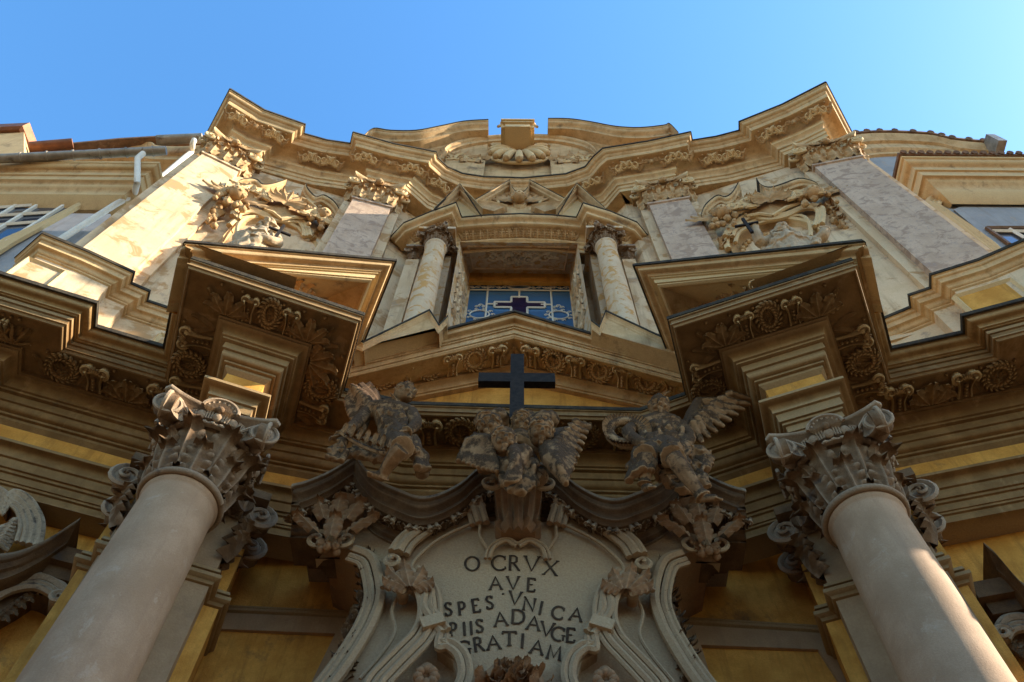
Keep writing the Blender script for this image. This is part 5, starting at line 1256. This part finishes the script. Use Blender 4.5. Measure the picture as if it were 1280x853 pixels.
# second, higher part set back
Y2 = 7.4
c = MB(); zt2 = V(200, 176, Y2).z; box(c, ((-26+xR)/2, Y2+1.3, zt2-3.6), XR, YA, UPZ, (xR+26)/2, .5, 3.4); c.build('upper_wall', M['blue'], HL, 0)
ar2 = [V(x, y, Y2-.1) for x, y in ((88, 184), (100, 180.5), (120, 177), (145, 175), (170, 175), (190, 178), (197, 182), (230, 183), (258, 181))]
c = MB(); sweep(c, smooth_path([tuple(p) for p in ar2], 3), [(-.6, .2), (0, 0), (0, -.1), (-.1, -.25), (-.12, -.4), (-.2, -.5), (-.2, -.9), (-.6, -1.0)], zrel=True); c.build('curved_cornice', M['tanup'], HL)
c = MB(); sweep(c, [tuple(V(x, y, Y2-.25)) for x, y in ((40, 182), (93, 178), (120, 175.5), (150, 172.5), (193, 170), (256, 169))], [(-.8, .1), (0, .0), (0, -.18), (-.15, -.2), (-.7, -.1)], zrel=True); c.build('tile_edge', M['roof'], HL)
c = MB(); tube(c, [V(196, 175.5, Y2-.4), V(253, 173, Y2-.4)], .17, 14); c.build('gutter', M['zinc'], HL, 60)
c = MB(); tube(c, [V(38, 184, Y2-.3), V(91, 179.5, Y2-.3)], .17, 14); c.build('gutter', M['copper'], HL, 60)
c = MB(); tube(c, smooth_path([tuple(p) for p in (V(243, 175, Y2-.4), V(240.5, 181, Y2-.3), V(240.5, 189, Y2), V(209, 216, Y2), V(190, 232, Y2))], 3, keep=(2, 3)), .09, 12); c.build('downpipe', M['white'], HL, 60)
upoly([(-60, 160), (30, 158), (30, 192), (-60, 196)], Y2-.6, 'tanup', 'side_turret', HL, 1.5)
c = MB(); sweep(c, [tuple(V(x, y, Y2-.8)) for x, y in ((-60, 158), (37, 153.5))]+[tuple(V(37, 153.5, Y2-.8)+Vector((.15, 1.2, 0)))], [(-.5, .1), (0, 0), (0, -.45), (-.1, -.55), (-.5, -.5)], zrel=True); c.build('turret_gutter', M['copper'], HL)
# arched window of the front wall, left
c = MB()
wl_ = [(-30, 252), (0, 248), (50, 243.5), (88, 242), (103, 245), (111, 251)]
Pa = [Vector(p) for p in smooth_path([tuple(V(x, y, YH-.06)) for x, y in wl_], 4)]+[V(62, 278, YH-.06), V(15, 304, YH-.06), V(-25, 330, YH-.06)]
for off, r_ in ((0, .08), (.14, .06), (.27, .07)):
    cen = V(0, 300, YH-.06); tube(c, [p+(cen-p).normalized()*off for p in Pa], r_, 6, up=(0, 1, 0))
wfo = c.build('window', M['tanup'], HL, 40)
upoly([(-40, 262), (0, 259), (50, 255), (85, 254), (96, 257), (4, 312), (-60, 345)], YH-.03, 'glass2', 'pane', wfo, .02)
c = MB()
for a, b in (((-30, 262), (85, 254)), ((-30, 272), (66, 266)), ((-30, 284), (47, 278)), ((20, 257), (-30, 288)), ((50, 255), (-14, 294)), ((85, 254), (5, 305))):
    tube(c, [V(a[0], a[1], YH-.06), V(b[0], b[1], YH-.06)], .05, 4)
c.build('sash', M['white'], wfo, 0)

HR = house('apartment_building', (15, 9, -CZ), 'building right of the church with deep ochre cornice, tiled eaves and arched blue-grey window head')
YE, YH = 6.0, 6.85; xL = V(1060, 190, YH+.2).x
zc0 = V(1200, 246, YH).z
c = MB(); box(c, ((28+xL)/2, YH+.5, zc0/2+.2), XR, YA, UPZ, (28-xL)/2, .48, zc0/2-.1); c.build('wall', M['blue'], HR, 0)
ez = V(1200, 197, YE).z; cl = V(1127, 196, YE)
c = MB(); sweep(c, [(cl.x, YE+1.5), (cl.x, YE), (28, YE)], rnd_prof([(-1.4, ez+.1), (0, ez+.1), (0, ez), (-.05, ez-.03), (-.16, ez-.2, .2), (-.2, ez-.25), (-.2, ez-.5), (-.25, ez-.52), (-.25, ez-.85), (-.36, ez-.95, -.2), (-.4, ez-1.0), (-.5, ez-1.3, -.1), (-.52, ez-1.4), (-.75, ez-1.7)])); c.build('eaves_cornice', M['tanup'], HR)
c = MB(); sweep(c, [(cl.x-.05, YE+1.5), (cl.x-.05, YE-.05), (28, YE-.05)], [(-1, ez+.3), (0, ez+.22), (0, ez+.1), (-.3, ez+.08)])
for i in range(60): x = cl.x+.1+i*.24; tube(c, [(x, YE-.1, ez+.2), (x, YE+.5, ez+.36)], [.09, .09], 7)
c.build('tile_edge', M['roof'], HR)
c = MB(); pts = smooth_path([tuple(V(x, y, 7.0)) for x, y in ((1062, 170), (1085, 167), (1120, 166.5), (1165, 169), (1192, 175), (1231, 179))], 4)
sweep(c, pts, [(-.7, .2), (0, .02), (0, -.1), (-.12, -.3), (-.14, -.45), (-.24, -.5), (-.24, -1.0), (-.36, -1.15), (-.36, -1.35), (-.8, -1.5)], zrel=True); c.build('curved_cornice', M['tanup'], HR)
c = MB(); sweep(c, pts, [(-.8, .35), (.06, .18), (.06, .02), (-.5, .0)], zrel=True)
for i, p in enumerate(pts):
    if i % 2 == 0: tube(c, [(p[0], p[1]-.08, p[2]+.12), (p[0], p[1]+.5, p[2]+.3)], .12, 7)
c.build('tile_edge', M['roof'], HR)
c = MB(); zt2 = V(1150, 190, 7.4).z; box(c, ((xL+V(1232, 180, 7.4).x)/2, 7.9, zt2-1.2), XR, YA, UPZ, (V(1232, 180, 7.4).x-xL)/2, .45, 2.4); c.build('upper_wall', M['blue'], HR, 0)
e_ = V(1237, 176, 6.9); c = MB(); box(c, e_-UPZ*.35+YA*.3, XR, YA, UPZ, .14, .5, .42); c.build('gutter_box', M['zinc'], HR, 0)
c = MB()
Pa = [V(1240, 310, YH-.06), V(1210, 283, YH-.06), V(1178, 259, YH-.06)]
Po = [Vector(p) for p in smooth_path([tuple(V(x, y, YH-.06)) for x, y in ((1160, 253), (1168, 247), (1190, 244.5), (1230, 244), (1290, 248))], 4)]
Po = [V(1270, 343, YH-.06), V(1228, 308, YH-.06), V(1195, 281, YH-.06)]+Po; cen = V(1290, 300, YH-.06)
for off, r_ in ((0, .09), (.16, .07), (.3, .08)): tube(c, [p+(cen-p).normalized()*off for p in Po], r_, 6, up=(0, 1, 0))
wfo = c.build('window', M['tanup'], HR, 40)
upoly([(1192, 262), (1205, 257), (1230, 255), (1300, 260), (1300, 330), (1250, 310)], YH-.03, 'blue', 'arch_panel', wfo, .02)
upoly([(1240, 287), (1300, 286), (1300, 310), (1262, 304)], YH-.05, 'glass2', 'pane', wfo, .02)
c = MB()
for a, b in (((1233, 285), (1300, 285)), ((1233, 285), (1262, 306))): tube(c, [V(*a, YH-.08), V(*b, YH-.08)], .05, 4)
c.build('sash', M['wood'], wfo, 0)
c = MB()
for a, b in (((1262, 287), (1290, 303)), ((1240, 289), (1300, 290))): tube(c, [V(*a, YH-.09), V(*b, YH-.09)], .05, 4)
c.build('casement', M['white'], wfo, 0)

# ================================================================== UNSEEN HOUSES ADDED BEHIND THE CAMERA TO SHADE THE LOWER FRONT
for i, (x0, x1, zt_, col_) in enumerate(((-34, -13, 8, 'ochre'), (-13, 9, 8.6, 'pale'), (9, 34, 7, 'tan'))):
    T_ = thing('unseen_shade_house', ((x0+x1)/2, -12, -CZ), ('ochre', 'pale cream', 'brown')[i]+' unseen house added behind the camera to shade the lower church front', 'building')
    c = MB(); box(c, ((x0+x1)/2, -15, (zt_-CZ)/2), XR, YA, UPZ, (x1-x0)/2-.02, 3, (zt_+CZ)/2); c.build('wall', M[col_], T_, 0)
    c = MB(); box(c, ((x0+x1)/2, -11.9, zt_+.1), XR, YA, UPZ, (x1-x0)/2-.03, .5, .2); c.build('eaves', M['tan'], T_, 0)
    for fl in range(2):
        for k in range(int((x1-x0)/3.2)):
            xx = x0+2+k*3.2; c = MB(); box(c, (xx, -11.97, 1.5+fl*3.8), XR, YA, UPZ, .6, .05, 1.0); c.build('window', M['glass2'], T_, 0)
